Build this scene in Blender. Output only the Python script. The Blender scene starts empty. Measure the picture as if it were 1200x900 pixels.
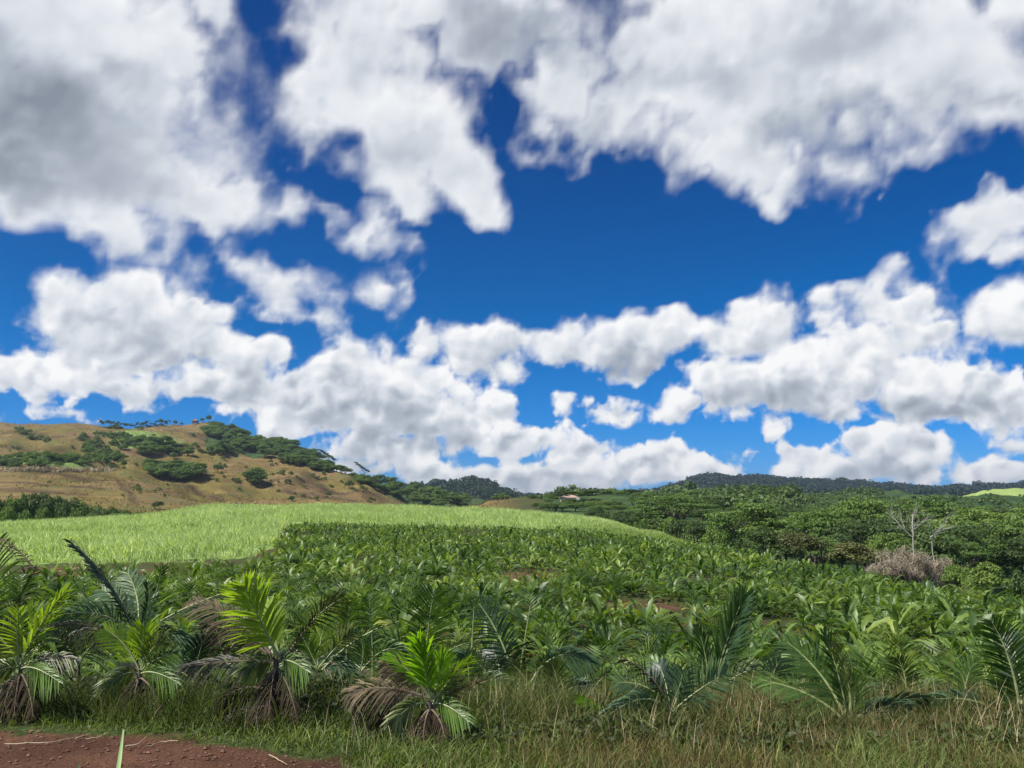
import bpy, math
import random
import numpy as np
R = math.radians
F, HZ = 1000.0, 600.0                 # focal length and horizon row of the photograph, in its pixels
PITCH = math.atan((HZ-450)/F)
def ray(px, py):
    x, u = (px-600)/F, (450-py)/F
    c, s = math.cos(PITCH), math.sin(PITCH)
    return (x, c-u*s, s+u*c)
def azel(px, py):
    x, y, z = ray(px, py); n = math.sqrt(x*x+y*y+z*z)
    return math.atan2(x, y), math.asin(z/n)

EXPO = 1.95                           # the photograph is exposed for the land
SUN_EL, SUN_AZ = R(52), R(243)        # azimuth clockwise from +Y (view direction); from the left, somewhat behind the camera
def fill_mesh(m, V, Fq, mats=None, smooth=True):
    """Fill a mesh from arrays of points and of faces with equally many corners."""
    V = np.asarray(V, np.float32); Fq = np.asarray(Fq, np.int32); n, c = Fq.shape
    m.vertices.add(len(V)); m.vertices.foreach_set('co', V.reshape(-1))
    m.loops.add(n*c); m.loops.foreach_set('vertex_index', Fq.reshape(-1))
    m.polygons.add(n); m.polygons.foreach_set('loop_start', np.arange(0, n*c, c, dtype=np.int32))
    if mats is not None: m.polygons.foreach_set('material_index', np.asarray(mats, np.int32))
    m.polygons.foreach_set('use_smooth', np.full(n, smooth)); m.update(calc_edges=True)
# the clouds: azimuth/elevation of each lump of cloud, its half sizes, tilt and weight, read as picture positions
CL = [
 # big near cloud, upper left
 (30,60,250,190,0,1.25),(130,180,150,105,0,1.1),(10,190,150,85,0,1.1),(120,255,85,48,22,.8),(165,290,36,26,0,.55),(205,45,62,80,0,.85),(225,100,48,28,20,.6),(240,230,72,48,15,.9),(285,255,34,26,0,.5),(200,150,60,50,0,.6),
 # ragged strips below it
 (335,235,40,36,30,.62),(380,262,50,22,25,.55),(455,292,42,22,12,.52),(420,280,40,18,20,.42),(225,312,30,18,0,.32),(290,312,52,20,22,.52),(340,338,62,28,22,.68),(385,370,38,20,22,.6),(320,362,40,16,10,.45),
 (452,342,44,28,0,.72),(400,406,34,15,20,.4),(430,262,40,34,30,.7),
 # near cloud left of centre
 (420,60,85,95,0,1.1),(390,120,62,70,0,.95),(470,150,100,88,30,1.1),(545,208,60,56,20,1.0),(575,240,36,30,20,.7),(470,215,75,40,15,.8),(470,10,110,60,0,1.0),(360,90,34,40,0,.6),
 # near cloud, upper right
 (580,0,140,80,0,1.15),(560,55,70,46,0,.8),(650,95,50,85,15,.95),(640,150,30,40,20,.6),(690,150,62,44,0,.85),(770,110,90,70,0,1.05),(830,70,130,120,0,1.25),(860,175,72,62,10,.95),(915,215,46,26,0,.6),(960,60,170,120,0,1.25),(1000,190,46,50,0,.72),(1000,232,30,18,0,.4),(1110,60,170,110,0,1.2),(1170,100,120,70,0,1.1),(740,60,60,60,0,.8),(1060,170,60,30,0,.5),
 # right edge
 (1150,268,75,34,-12,.9),(1195,246,50,28,-10,.8),(1190,285,40,30,0,.7),(1120,300,36,14,0,.35),(1190,378,70,52,0,.85),(1150,368,36,30,0,.6),(1165,336,30,14,0,.4),
 # middle bank, right
 (1030,352,70,30,6,.85),(985,340,28,20,-10,.6),(1060,395,66,32,0,.8),(1005,392,50,26,0,.75),(890,380,60,42,0,.95),(860,402,46,26,0,.75),(925,412,50,22,0,.7),(745,402,80,40,0,1.),(790,388,50,26,0,.75),(665,408,70,32,0,.85),(560,410,75,36,0,.95),(500,402,34,26,0,.65),
 (850,448,62,34,0,.9),(935,452,100,50,0,1.05),(1075,455,100,50,0,1.05),(1000,430,80,34,0,.85),(1150,472,58,36,0,.85),(1190,500,40,24,0,.4),
 # middle bank, left
 (90,372,72,42,8,.95),(190,372,90,52,10,1.05),(140,410,110,40,0,.95),(275,420,68,36,24,.9),(15,438,70,34,12,.95),(130,452,90,26,6,.8),(310,462,140,34,6,.95),(430,448,100,42,10,1.),(545,478,80,28,0,.85),(490,480,110,34,0,.9),(230,462,80,20,0,.7),(370,490,100,22,0,.7),
 # small scraps
 (655,472,30,14,25,.6),(720,484,52,20,0,.62),(790,478,36,20,0,.65),(905,504,20,9,0,.55),(870,531,30,8,0,.35),(70,490,60,9,0,.34),
 # low bank over the hills
 (600,518,80,24,0,.95),(665,535,56,26,0,.8),(545,512,40,18,0,.7),(780,548,66,26,0,.95),(700,562,70,22,0,.85),(600,562,130,22,0,.9),(840,556,56,16,0,.6),(345,508,50,15,0,.7),(430,520,100,24,0,.8),(490,550,38,18,0,.8),(420,542,60,16,0,.6),
 (950,530,38,19,0,.8),(1040,532,92,30,0,1.),(1000,556,110,24,0,.75),(1150,554,90,16,0,.7),(1195,518,44,16,0,.6),
]
# grey patches in the clouds: shade painted into their colour
GR = [(60,130,170,90,.8),(20,190,120,60,.75),(110,205,140,60,.5),(620,50,130,50,.65),(690,150,60,40,.5),(780,90,160,40,.4),(950,150,120,45,.5),(1000,40,90,60,.35),(1150,110,100,35,.4),(440,50,60,40,.3),(470,170,70,50,.22),
      (170,405,110,30,.5),(300,450,120,25,.4),(430,475,110,25,.5),(720,430,100,20,.55),(900,465,110,22,.35),(1010,485,140,26,.6),(1120,485,90,24,.5),(470,510,120,25,.55),(420,540,100,20,.5),(640,555,110,16,.5),(1040,555,110,14,.5)]

def nodes(nt):
    """Short hands for building a node tree."""
    class K: pass
    k = K(); N, L = nt.nodes.new, nt.links.new; k.N, k.L = N, L
    def put(v, i):
        if isinstance(v, (int, float, tuple)): i.default_value = v
        elif v is not None: L(v, i)
    def math_(op, a, b=None, c=None):
        n = N('ShaderNodeMath'); n.operation = op
        for i, v in enumerate((a, b, c)): put(v, n.inputs[i])
        return n.outputs[0]
    def mrange(v, a, b, c=0., d=1.):
        n = N('ShaderNodeMapRange'); n.interpolation_type = 'SMOOTHSTEP'
        for i, x in enumerate((v, a, b, c, d)): put(x, n.inputs[i])
        return n.outputs[0]
    def vm(op, a, b=None, c=None):
        n = N('ShaderNodeVectorMath'); n.operation = op
        for i, v in enumerate((a, b, c)): put(v, n.inputs[i])
        return n.outputs['Value'] if op in ('LENGTH', 'DOT_PRODUCT') else n.outputs[0]
    def noise(vec, scale, detail, rough=.55, dim='3D', dist=0.):
        n = N('ShaderNodeTexNoise'); n.noise_dimensions = dim
        for i, v in (('Vector', vec), ('Scale', scale), ('Detail', float(detail)), ('Roughness', rough), ('Distortion', dist)): put(v, n.inputs[i])
        return n.outputs[0]
    def mix(f, a, b, blend='MIX'):
        n = N('ShaderNodeMix'); n.data_type = 'RGBA'; n.blend_type = blend
        put(f, n.inputs[0]); put(a, n.inputs[6]); put(b, n.inputs[7]); return n.outputs[2]
    def mixf(f, a, b):
        n = N('ShaderNodeMix'); put(f, n.inputs[0]); put(a, n.inputs[2]); put(b, n.inputs[3]); return n.outputs[0]
    def ramp(v, stops):
        n = N('ShaderNodeValToRGB'); put(v, n.inputs[0]); e = n.color_ramp.elements
        e[0].position, e[0].color = stops[0][0], (*stops[0][1], 1); e[1].position, e[1].color = stops[-1][0], (*stops[-1][1], 1)
        for p, c in stops[1:-1]: e.new(p).color = (*c, 1)
        return n.outputs[0]
    k.put, k.math, k.mrange, k.vm, k.noise, k.mix, k.mixf, k.ramp = put, math_, mrange, vm, noise, mix, mixf, ramp
    return k
def clear_sky(k, vec=None):
    sky = k.N('ShaderNodeTexSky'); sky.sky_type = 'NISHITA'; sky.sun_disc = False
    sky.sun_elevation = SUN_EL; sky.sun_rotation = SUN_AZ; sky.altitude = 600; sky.air_density = 1.0; sky.dust_density = .0; sky.ozone_density = 3.0
    if vec is not None: k.L(vec, sky.inputs[0])
    return sky.outputs[0]
def world():
    w = bpy.data.worlds.new("World"); bpy.context.scene.world = w; w.use_nodes = True
    nt = w.node_tree; nt.nodes.clear(); k = nodes(nt)
    b = k.N('ShaderNodeBackground'); k.L(clear_sky(k), b.inputs[0]); b.inputs[1].default_value = .09
    o = k.N('ShaderNodeOutputWorld'); k.L(b.outputs[0], o.inputs[0])
def sstep(x, a, b):
    t = np.clip((x-a)/(b-a), 0, 1); return t*t*(3-2*t)
def vnoise(x, y, seed, octs=4, rough=.55):
    """Smooth value noise on arrays, about 0 to 1."""
    rng = np.random.default_rng(seed); T = rng.random((256, 256)); s = 0; a = 1.; tot = 0
    for o in range(octs):
        xi, yi = np.floor(x).astype(int), np.floor(y).astype(int); fx, fy = x-xi, y-yi
        fx, fy = fx*fx*(3-2*fx), fy*fy*(3-2*fy)
        g = lambda i, j: T[(xi+i) % 256, (yi+j) % 256]
        s = s + a*((g(0,0)*(1-fx)+g(1,0)*fx)*(1-fy)+(g(0,1)*(1-fx)+g(1,1)*fx)*fy); tot += a
        a *= rough; x, y = x*2+17.3, y*2+5.1
    return s/tot
def sky_dome():
    """The sky in front of the camera: a far dome; its points know how much cloud stands there and its painted light and shade."""
    RAD = 14000.
    na, ne = 520, 190
    A, E = np.meshgrid(np.radians(np.linspace(-104, 104, na)), np.radians(np.linspace(-5, 71, ne)))
    X = np.stack((np.sin(A)*np.cos(E), np.cos(A)*np.cos(E), np.sin(E)), -1)*RAD
    wamp = .018+.040*sstep(E, 0, .45)
    a = A+(vnoise(A*26+40, E*26+40, 3)-.5)*wamp*1.6; e = E+(vnoise(A*26+80, E*26+9, 5)-.5)*wamp*1.6
    def d(px, py, rx, ry, rot=0):
        a0, e0 = azel(px, py); a1, _ = azel(px+rx, py); _, e1 = azel(px, py-ry); c, s = math.cos(R(rot)), math.sin(R(rot))
        u, v = a-a0, -(e-e0); return np.hypot((u*c+v*s)/abs(a1-a0), (-u*s+v*c)/abs(e1-e0))
    cov = np.full_like(A, -1.2); kk = .12; rnd = random.Random(4)
    lit, wsum = np.zeros_like(A), np.full_like(A, 1e-9)
    lumps = []
    for (px, py, rx, ry, rot, wt) in CL:
        if py < 300: wt *= 1.2
        if wt < .75 and 200 < py < 420 and px < 480: wt *= .86        # shreds the sky shows through
        lumps.append((px, py, rx*1.08, ry*1.08, rot, wt))
        if py > 330 and wt > .6:            # billows on the upper side of the low banks
            for i in range(7):
                t = rnd.uniform(-2.6, .0); r = rnd.uniform(.26, .48)
                lumps.append((px+rx*.72*math.cos(t), py+ry*.55*math.sin(t), rx*r*.62+8, ry*r*.95+6, 0, wt*rnd.uniform(.6, .95)))
    for (px, py, rx, ry, rot, wt) in lumps:
        r = d(px, py, rx, ry, rot); v = wt*(1-r); h = np.maximum(kk-np.abs(cov-v), 0)/kk
        cov = np.maximum(cov, v)+h*h*kk*.25
        e0 = azel(px, py)[1]; re = abs(azel(px, py-ry)[1]-e0); w = np.exp(np.clip(v*9, -30, 30))
        lit += w*np.clip((e-e0)/re, -1, 1); wsum += w
    lit = lit/wsum
    gen = (vnoise(A*5+7, E*9+3, 11)-.56)*4
    far = np.maximum(sstep(np.abs(A), .66, .85), sstep(E, .62, .8)); cov = np.maximum(cov*(1-far)+gen*far, -1.2)
    gr = np.zeros_like(A)
    for (px, py, rx, ry, wt) in GR: gr = np.maximum(gr, wt*sstep(-d(px, py, rx*1.25, ry*1.25), -1, 0))
    m = bpy.data.meshes.new('sky'); idx = np.arange(na*ne).reshape(ne, na)
    f = np.stack((idx[:-1, :-1], idx[1:, :-1], idx[1:, 1:], idx[:-1, 1:]), -1).reshape(-1, 4)
    fill_mesh(m, X.reshape(-1, 3), f)
    for n, v in (('cloud_cover', cov), ('cloud_shade', gr), ('cloud_lit', lit)):  # cloud cover, then painted grey shade, then painted bright tops and dull bases
        m.attributes.new(n, 'FLOAT', 'POINT').data.foreach_set('value', v.reshape(-1).astype(np.float32))
    mat = bpy.data.materials.new('sky'); mat.use_nodes = True; nt = mat.node_tree; nt.nodes.clear(); k = nodes(nt)
    mat.cycles.emission_sampling = 'NONE'
    P = k.vm('NORMALIZE', k.N('ShaderNodeNewGeometry').outputs['Position'])
    sx = k.N('ShaderNodeSeparateXYZ'); k.L(P, sx.inputs[0])
    az = k.math('ARCTAN2', sx.outputs[0], sx.outputs[1]); el = k.math('ARCSINE', sx.outputs[2])
    cx = k.N('ShaderNodeCombineXYZ'); k.L(az, cx.inputs[0]); k.L(el, cx.inputs[1]); q = cx.outputs[0]
    def attr(n):
        t = k.N('ShaderNodeAttribute'); t.attribute_name = n; return t.outputs['Fac']
    cov, grey, height = attr('cloud_cover'), attr('cloud_shade'), attr('cloud_lit')
    up = k.mrange(el, .08, .38)
    # torn and billowing structure, coarser overhead and finer towards the horizon
    fbm = lambda v, dt: k.mixf(up, k.noise(v, 20., dt-1, .55, '2D'), k.noise(v, 8., dt, .50, '2D'))
    def puffs(v, sc, dt):
        n = k.N('ShaderNodeTexVoronoi'); n.voronoi_dimensions = '2D'; n.feature = 'SMOOTH_F1'; n.normalize = True
        for i, x in (('Vector', v), ('Scale', sc), ('Detail', dt), ('Roughness', .5), ('Lacunarity', 2.1), ('Smoothness', .35)): k.put(x, n.inputs[i])
        return k.math('SUBTRACT', 1., n.outputs['Distance'])
    warp = k.N('ShaderNodeTexNoise'); warp.noise_dimensions = '2D'; k.put(q, warp.inputs['Vector']); k.put(30., warp.inputs['Scale']); k.put(4., warp.inputs['Detail'])
    qp = k.vm('MULTIPLY_ADD', k.vm('SUBTRACT', warp.outputs['Color'], (.5, .5, .5)), (.035, .035, 0.), q)
    billow = lambda v, dt: k.mixf(up, puffs(v, 24., dt), puffs(v, 11., dt))
    shape = lambda v, vp, d1, d2: k.math('ADD', k.math('MULTIPLY', k.math('SUBTRACT', fbm(v, d1), .5), k.mixf(up, .75, 1.15)), k.math('MULTIPLY', k.math('SUBTRACT', billow(vp, d2), .62), k.mixf(up, 1.15, .55)))
    bias = k.mixf(up, -.175, .02)
    sh = shape(q, qp, 8, 2.)
    dens = k.math('ADD', k.math('ADD', cov, bias), sh)
    alpha = k.mrange(k.math('DIVIDE', dens, k.mixf(up, .25, .78)), -.05, 1.)
    # cloud light painted into the emission: upper-left sides bright; grey patches, cores and bases duller
    OFS = (-.007, .012, 0.)
    sm0 = k.math('ADD', k.math('MULTIPLY', fbm(q, 3), k.mixf(up, .5, .6)), k.math('MULTIPLY', billow(qp, 1.), k.mixf(up, .9, .5)))
    qs = k.vm('ADD', q, OFS); qps = k.vm('ADD', qp, OFS)
    sm1 = k.math('ADD', k.math('MULTIPLY', fbm(qs, 3), k.mixf(up, .5, .6)), k.math('MULTIPLY', billow(qps, 1.), k.mixf(up, .9, .5)))
    relief = k.math('SUBTRACT', sm0, sm1)
    soft_cov = k.math('MULTIPLY_ADD', k.math('SUBTRACT', fbm(q, 2), .5), .8, cov)
    d2 = k.math('MULTIPLY_ADD', k.mrange(soft_cov, .35, 1.25), .10, k.math('MULTIPLY', grey, .70))
    d2 = k.math('MULTIPLY', d2, k.math('MULTIPLY', k.mrange(soft_cov, -.05, .6), k.math('MULTIPLY_ADD', k.noise(q, 4., 3, .5, '2D'), 1.3, .35)))
    lum = k.math('MULTIPLY_ADD', d2, -.95, .86)
    lum = k.math('MULTIPLY_ADD', k.math('MULTIPLY', height, k.mrange(soft_cov, .0, .5)), k.mrange(el, .12, .34, .34, .06), lum)
    lum = k.math('MULTIPLY_ADD', relief, k.math('MULTIPLY', k.mixf(up, 1.15, .75), k.mrange(dens, .02, .45)), lum)
    col = k.ramp(lum, [(.15, (.25, .285, .345)), (.55, (.50, .55, .62)), (.82, (.80, .83, .875)), (1., (1., 1., 1.))])
    b1 = k.N('ShaderNodeEmission'); k.L(k.mix(1., clear_sky(k, P), k.ramp(el, [(0., (.22, .46, .98)), (.1, (.05, .41, .88)), (.2, (.0, .36, .74)), (.45, (.0, .25, .60))]), 'MULTIPLY'), b1.inputs[0]); b1.inputs[1].default_value = .125/EXPO
    b2 = k.N('ShaderNodeEmission'); k.L(col, b2.inputs[0]); b2.inputs[1].default_value = 1.0/EXPO
    mx = k.N('ShaderNodeMixShader'); k.L(alpha, mx.inputs[0]); k.L(b1.outputs[0], mx.inputs[1]); k.L(b2.outputs[0], mx.inputs[2])
    o = k.N('ShaderNodeOutputMaterial'); k.L(mx.outputs[0], o.inputs[0])
    m.materials.append(mat)
    ob = bpy.data.objects.new('sky', m); bpy.context.scene.collection.objects.link(ob); ob['kind'] = 'structure'
    return ob
def camera():
    sc = bpy.context.scene
    c = bpy.data.cameras.new('camera'); o = bpy.data.objects.new('camera', c); sc.collection.objects.link(o); sc.camera = o
    c.sensor_width = 36; c.lens = 36*F/1200; c.clip_end = 30000; c.clip_start = .05
    o.location = (0, 0, 2.2); o.rotation_euler = (math.pi/2+PITCH, 0, 0)
    sc.view_settings.view_transform = 'Standard'; sc.view_settings.look = 'None'; sc.view_settings.exposure = math.log2(EXPO); sc.view_settings.gamma = 1
EYE = 2.2
def slope(py):
    u = (450-np.asarray(py, float))/F; c, s = math.cos(PITCH), math.sin(PITCH); return (s+u*c)/(c-u*s)
def at(px, py, Y):
    """The point at forward distance Y that stands at a place of the photograph."""
    x, y, z = ray(px, py); return np.array((x/y*Y, Y, EYE+z/y*Y))
# ---------------------------------------------------------------- the lie of the land
COLS = np.array([-300, 0, 150, 250, 320, 400, 480, 550, 620, 700, 760, 830, 950, 1100, 1200, 1500], float)
def zrow(Y, **kw):
    """A height profile across the view at distance Y: z as heights or py as rows of the photograph."""
    if 'z' in kw: xs, v = zip(*kw['z']); return np.interp(COLS, xs, v)
    xs, v = zip(*kw['py']); return EYE+Y*slope(np.interp(COLS, xs, v))
LAND = [
 (0, dict(z=[(0, 0)])), (10, dict(z=[(0, 0)])), (12, dict(z=[(0, -.45)])), (14, dict(z=[(0, -1.)])), (17, dict(z=[(0, -1.45)])), (20, dict(z=[(0, -1.6), (1200, -1.8)])),
 (30, dict(z=[(0, -1.7), (600, -1.7), (950, -2.2), (1200, -2.4)])), (45, dict(z=[(0, -1.7), (600, -1.7), (830, -2.2), (1100, -2.7), (1200, -3)])),
 (65, dict(z=[(0, -1.6), (600, -1.4), (700, -1.6), (830, -2.), (950, -2.5), (1100, -4), (1200, -5.2)])),
 (90, dict(z=[(0, -1.1), (250, -.9), (550, -1.), (700, -1.6), (830, -2.1), (950, -3.2), (1100, -6.5), (1200, -8)])),
 (120, dict(z=[(0, -.8), (250, .3), (400, .1), (550, -.3), (700, -1.1), (830, -2.6), (950, -6.5), (1100, -8.5), (1200, -9)])),
 (150, dict(z=[(0, -.5), (150, .5), (250, 1.8), (400, 2.), (550, 1.4), (700, -.2), (830, -4.5), (950, -8.5), (1200, -9)])),
 (180, dict(z=[(0, -1.2), (150, .5), (250, 3.), (400, 3.2), (550, 2.6), (700, .5), (830, -5.), (950, -8), (1200, -8)])),
 (220, dict(z=[(0, -3), (150, -2), (250, 0), (400, 1), (550, .5), (700, -.5), (830, -5), (950, -7), (1200, -7)])),
 (300, dict(py=[(-300, 588), (0, 594), (150, 599), (250, 602), (480, 600), (700, 600), (830, 604), (950, 612), (1200, 612)])),
 (420, dict(py=[(-300, 548), (0, 553), (130, 552), (200, 575), (250, 594), (480, 598), (620, 596), (700, 588), (830, 592), (950, 600), (1200, 600)])),
 (520, dict(py=[(-300, 534), (0, 541), (110, 541), (200, 560), (250, 575), (320, 586), (400, 590), (490, 597), (620, 595), (700, 590), (830, 588), (950, 594), (1200, 594)])),
 (600, dict(py=[(-300, 524), (0, 528), (110, 527), (200, 546), (250, 550), (300, 542), (350, 548), (400, 560), (440, 572), (490, 590), (550, 597), (700, 592), (830, 586), (1200, 590)])),
 (700, dict(py=[(-300, 514), (0, 515), (110, 516), (200, 524), (250, 533), (300, 541), (350, 553), (400, 566), (440, 576), (490, 588), (550, 595), (700, 592), (830, 586), (1200, 588)])),
 (800, dict(py=[(-300, 508), (0, 504), (110, 508), (200, 506), (250, 513), (300, 524), (350, 541), (390, 556), (430, 565), (480, 578), (540, 590), (620, 595), (830, 586), (1200, 586)])),
 (900, dict(py=[(-300, 504), (-100, 488), (0, 493), (80, 500), (110, 502), (150, 500), (200, 491), (230, 491), (270, 503), (300, 512), (350, 532), (390, 550), (430, 560), (480, 574), (540, 588), (600, 595), (830, 588), (1050, 587), (1200, 587)])),
 (1100, dict(py=[(-300, 530), (230, 525), (400, 575), (540, 590), (600, 594), (830, 585), (1200, 586)])),
 (1600, dict(py=[(-300, 560), (400, 580), (490, 577), (510, 575), (535, 568), (552, 566), (580, 577), (610, 588), (650, 591), (700, 594), (760, 590), (830, 583), (900, 580), (960, 585), (1200, 588)])),
 (2200, dict(py=[(-300, 575), (500, 585), (650, 592), (700, 592), (755, 581), (800, 568), (850, 555), (900, 556), (960, 569), (1000, 579), (1030, 580), (1080, 573), (1120, 578), (1160, 572), (1200, 572), (1500, 577)])),
 (3500, dict(py=[(0, 592)])), (7000, dict(py=[(0, 598)]))]
LY = np.array([l[0] for l in LAND], float); LZ = np.array([zrow(max(l[0], 1), **l[1]) for l in LAND])
def height(X, Y, detail=True):
    X, Y = np.asarray(X, float), np.asarray(Y, float); Yc = np.maximum(Y, 1.)
    px = 600+1011*X/Yc
    ci = np.clip(np.searchsorted(COLS, px)-1, 0, len(COLS)-2); t = np.clip((px-COLS[ci])/(COLS[ci+1]-COLS[ci]), 0, 1); t = t*t*(3-2*t)*.5+t*.5
    yi = np.clip(np.searchsorted(LY, Yc)-1, 0, len(LY)-2); v = np.clip((Yc-LY[yi])/(LY[yi+1]-LY[yi]), 0, 1); v = v*v*(3-2*v)*.35+v*.65
    z = (LZ[yi, ci]*(1-t)+LZ[yi, ci+1]*t)*(1-v)+(LZ[yi+1, ci]*(1-t)+LZ[yi+1, ci+1]*t)*v
    if detail:
        big = sstep(Yc, 260, 500)
        z = z+(vnoise(X/45+500, Y/60+500, 21, 4)-.5)*Yc*(.012+.034*sstep(Yc, 290, 400)*(1-sstep(Yc, 660, 830)))*big + (vnoise(X/2.3+900, Y/2.3+900, 22, 3)-.5)*.10*sstep(Yc, 6, 14)*(1-big)
    return z
def edge_of_soil(X): return np.interp(X, [-9, -4.7, -2.9, -1.6, -.5], [9.3, 8.85, 8.4, 7.75, 6.2])
def hit(px, py, y0=240., y1=1500., n=420):
    """Where the ray of a place in the photograph meets the land between two distances; None if it passes over."""
    Y = np.linspace(y0, y1, n); x, y, z = ray(px, py); g = height(x/y*Y, Y)-(EYE+z/y*Y); k = np.nonzero(g >= 0)[0]
    return None if len(k) == 0 else np.array((x/y*Y[k[0]], Y[k[0]], float(height(x/y*Y[k[0]], Y[k[0]]))))
YN_X, YN_Y = [-200, 0, 100, 230, 300, 322, 332, 345, 600, 700, 800], [63, 63, 65, 67, 71, 79, 108, 125, 127, 150, 185]    # near edge of the cane
YF_X, YF_Y = [-200, 0, 230, 300, 322, 332, 345, 600, 700, 830, 950, 1100, 1200, 1350], [48, 48, 50, 57, 72, 104, 122, 124, 131, 106, 77, 60, 47, 40]   # far edge of the palm crop
def pxof(X, Y): return 600+1011*X/Y
# ---------------------------------------------------------------- materials
def material(name):
    m = bpy.data.materials.new(name); m.use_nodes = True; m.node_tree.nodes.clear(); k = nodes(m.node_tree)
    k.pos = k.N('ShaderNodeNewGeometry').outputs['Position']; k.out = k.N('ShaderNodeOutputMaterial'); return m, k
def finish(k, col, rough=.8, spec=.3, bump=None, bstr=.3, bdist=.05, trans=0., tcol=None):
    b = k.N('ShaderNodeBsdfPrincipled'); k.put(col, b.inputs['Base Color']); k.put(rough, b.inputs['Roughness']); b.inputs['Specular IOR Level'].default_value = spec
    if bump is not None:
        n = k.N('ShaderNodeBump'); n.inputs['Strength'].default_value = bstr; n.inputs['Distance'].default_value = bdist; k.L(bump, n.inputs['Height']); k.L(n.outputs[0], b.inputs['Normal'])
    s = b.outputs[0]
    if trans:
        t = k.N('ShaderNodeBsdfTranslucent'); k.put(tcol if tcol is not None else col, t.inputs[0])
        x = k.N('ShaderNodeMixShader'); x.inputs[0].default_value = trans; k.L(s, x.inputs[1]); k.L(t.outputs[0], x.inputs[2]); s = x.outputs[0]
    k.L(s, k.out.inputs[0])
def leaf_mat(name, stops, rough=.45, spec=.45, trans=.3, patch=None, objvar=.35):
    """Leaves: every leaf its own tone out of a ramp, every plant a little different."""
    m, k = material(name)
    r = k.N('ShaderNodeNewGeometry').outputs['Random Per Island']; o = k.N('ShaderNodeObjectInfo').outputs['Random']
    v = k.mixf(objvar, r, o)
    if patch: v = k.math('ADD', k.math('MULTIPLY', v, .6), k.math('MULTIPLY', k.mrange(k.noise(k.pos, patch, 3, .55), .3, .7), .4))
    col = k.ramp(v, stops)
    n = k.noise(k.pos, 9., 2); col = k.mix(.3, col, k.ramp(n, [(.3, (.55, .55, .5)), (.7, (1.3, 1.3, 1.1))]), 'MULTIPLY')
    tc = k.mix(1., col, (1.7, 1.8, .6, 1), 'MULTIPLY')
    finish(k, col, rough, spec, trans=trans, tcol=tc); return m
def plain_mat(name, stops, scale=8., rough=.8, spec=.25, bump=0., stretch=(1, 1, 1)):
    m, k = material(name); v = k.vm('MULTIPLY', k.pos, stretch); n = k.noise(v, scale, 5, .6)
    finish(k, k.ramp(n, stops), rough, spec, bump=n if bump else None, bstr=bump); return m
def land_mat():
    """One material over the whole land: which cover grows where is stored with the ground's points."""
    m, k = material('land')
    def attr(n):
        t = k.N('ShaderNodeAttribute'); t.attribute_name = n; return t.outputs['Fac']
    p = k.pos; n1 = k.noise(p, .9, 6, .6); n2 = k.noise(p, 6., 5, .62); n3 = k.noise(p, .045, 5, .6); nh = k.noise(p, .013, 6, .62); ng = k.noise(p, .12, 6, .65); n4 = k.noise(p, 22., 6, .7)
    soil = k.ramp(n1, [(.25, (.036, .0185, .012)), (.5, (.078, .039, .0245)), (.75, (.125, .064, .040))])
    soil = k.mix(.55, soil, k.ramp(n4, [(.3, (.45, .42, .4)), (.7, (1.5, 1.45, 1.4))]), 'MULTIPLY')
    weeds = k.ramp(n2, [(.3, (.018, .026, .009)), (.5, (.036, .05, .015)), (.7, (.075, .09, .026))])
    col = k.mix(k.mrange(k.math('ADD', attr('weeds'), k.math('MULTIPLY', k.math('SUBTRACT', n1, .5), 1.5)), .35, .65), soil, weeds)
    wave = k.N('ShaderNodeTexWave'); wave.bands_direction = 'Z'; k.put(.11, wave.inputs['Scale']); k.put(3.5, wave.inputs['Distortion']); k.put(3., wave.inputs['Detail']); k.put(.25, wave.inputs['Detail Scale']); k.L(p, wave.inputs['Vector'])
    dry = k.ramp(ng, [(.28, (.080, .055, .025)), (.5, (.142, .096, .043)), (.72, (.21, .145, .066))])
    dry = k.mix(k.mrange(nh, .40, .58), dry, k.mix(1., dry, (.78, .92, .55, 1), 'MULTIPLY'))
    dry = k.mix(k.math('MULTIPLY', k.mrange(wave.outputs['Fac'], .0, .18, 1., 0.), .4), dry, (.085, .06, .03, 1))
    dry = k.mix(k.math('MULTIPLY', k.mrange(k.noise(p, .06, 6, .7), .53, .64), .75), dry, (.065, .08, .026, 1))
    dry = k.mix(k.math('MULTIPLY', k.mrange(k.noise(p, .35, 5, .75), .60, .72), .55), dry, (.05, .05, .022, 1))
    dry = k.mix(k.math('MULTIPLY', attr('scar'), k.mrange(k.noise(p, .09, 5, .7), .25, .48)), dry, (.058, .038, .022, 1))
    col = k.mix(attr('dry'), col, dry)
    grass = k.ramp(k.noise(p, .5, 6, .65), [(.3, (.07, .12, .03)), (.5, (.13, .20, .05)), (.7, (.20, .26, .08))])
    col = k.mix(k.mrange(k.math('ADD', attr('meadow'), k.math('MULTIPLY', k.math('SUBTRACT', n3, .5), .5)), .35, .65), col, grass)
    col = k.mix(attr('pale'), col, k.mix(.5, (.24, .29, .10, 1), grass))
    wood = k.ramp(ng, [(.3, (.014, .03, .010)), (.5, (.03, .055, .017)), (.7, (.055, .085, .026))])
    col = k.mix(k.mrange(k.math('ADD', attr('wood'), k.math('MULTIPLY', k.math('SUBTRACT', k.noise(p, .05, 6, .65), .5), .9)), .4, .6), col, wood)
    col = k.mix(k.mrange(k.math('ADD', attr('bare'), k.math('MULTIPLY', k.math('SUBTRACT', k.noise(p, 3.5, 6, .65), .5), 1.6)), .3, .7), col, soil)
    finish(k, col, .95, .1, bump=k.math('ADD', k.math('MULTIPLY', n4, .5), n2), bstr=.9, bdist=.08); return m
def link(o, parent=None):
    bpy.context.scene.collection.objects.link(o)
    if parent is not None: o.parent = parent
    return o
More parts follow.
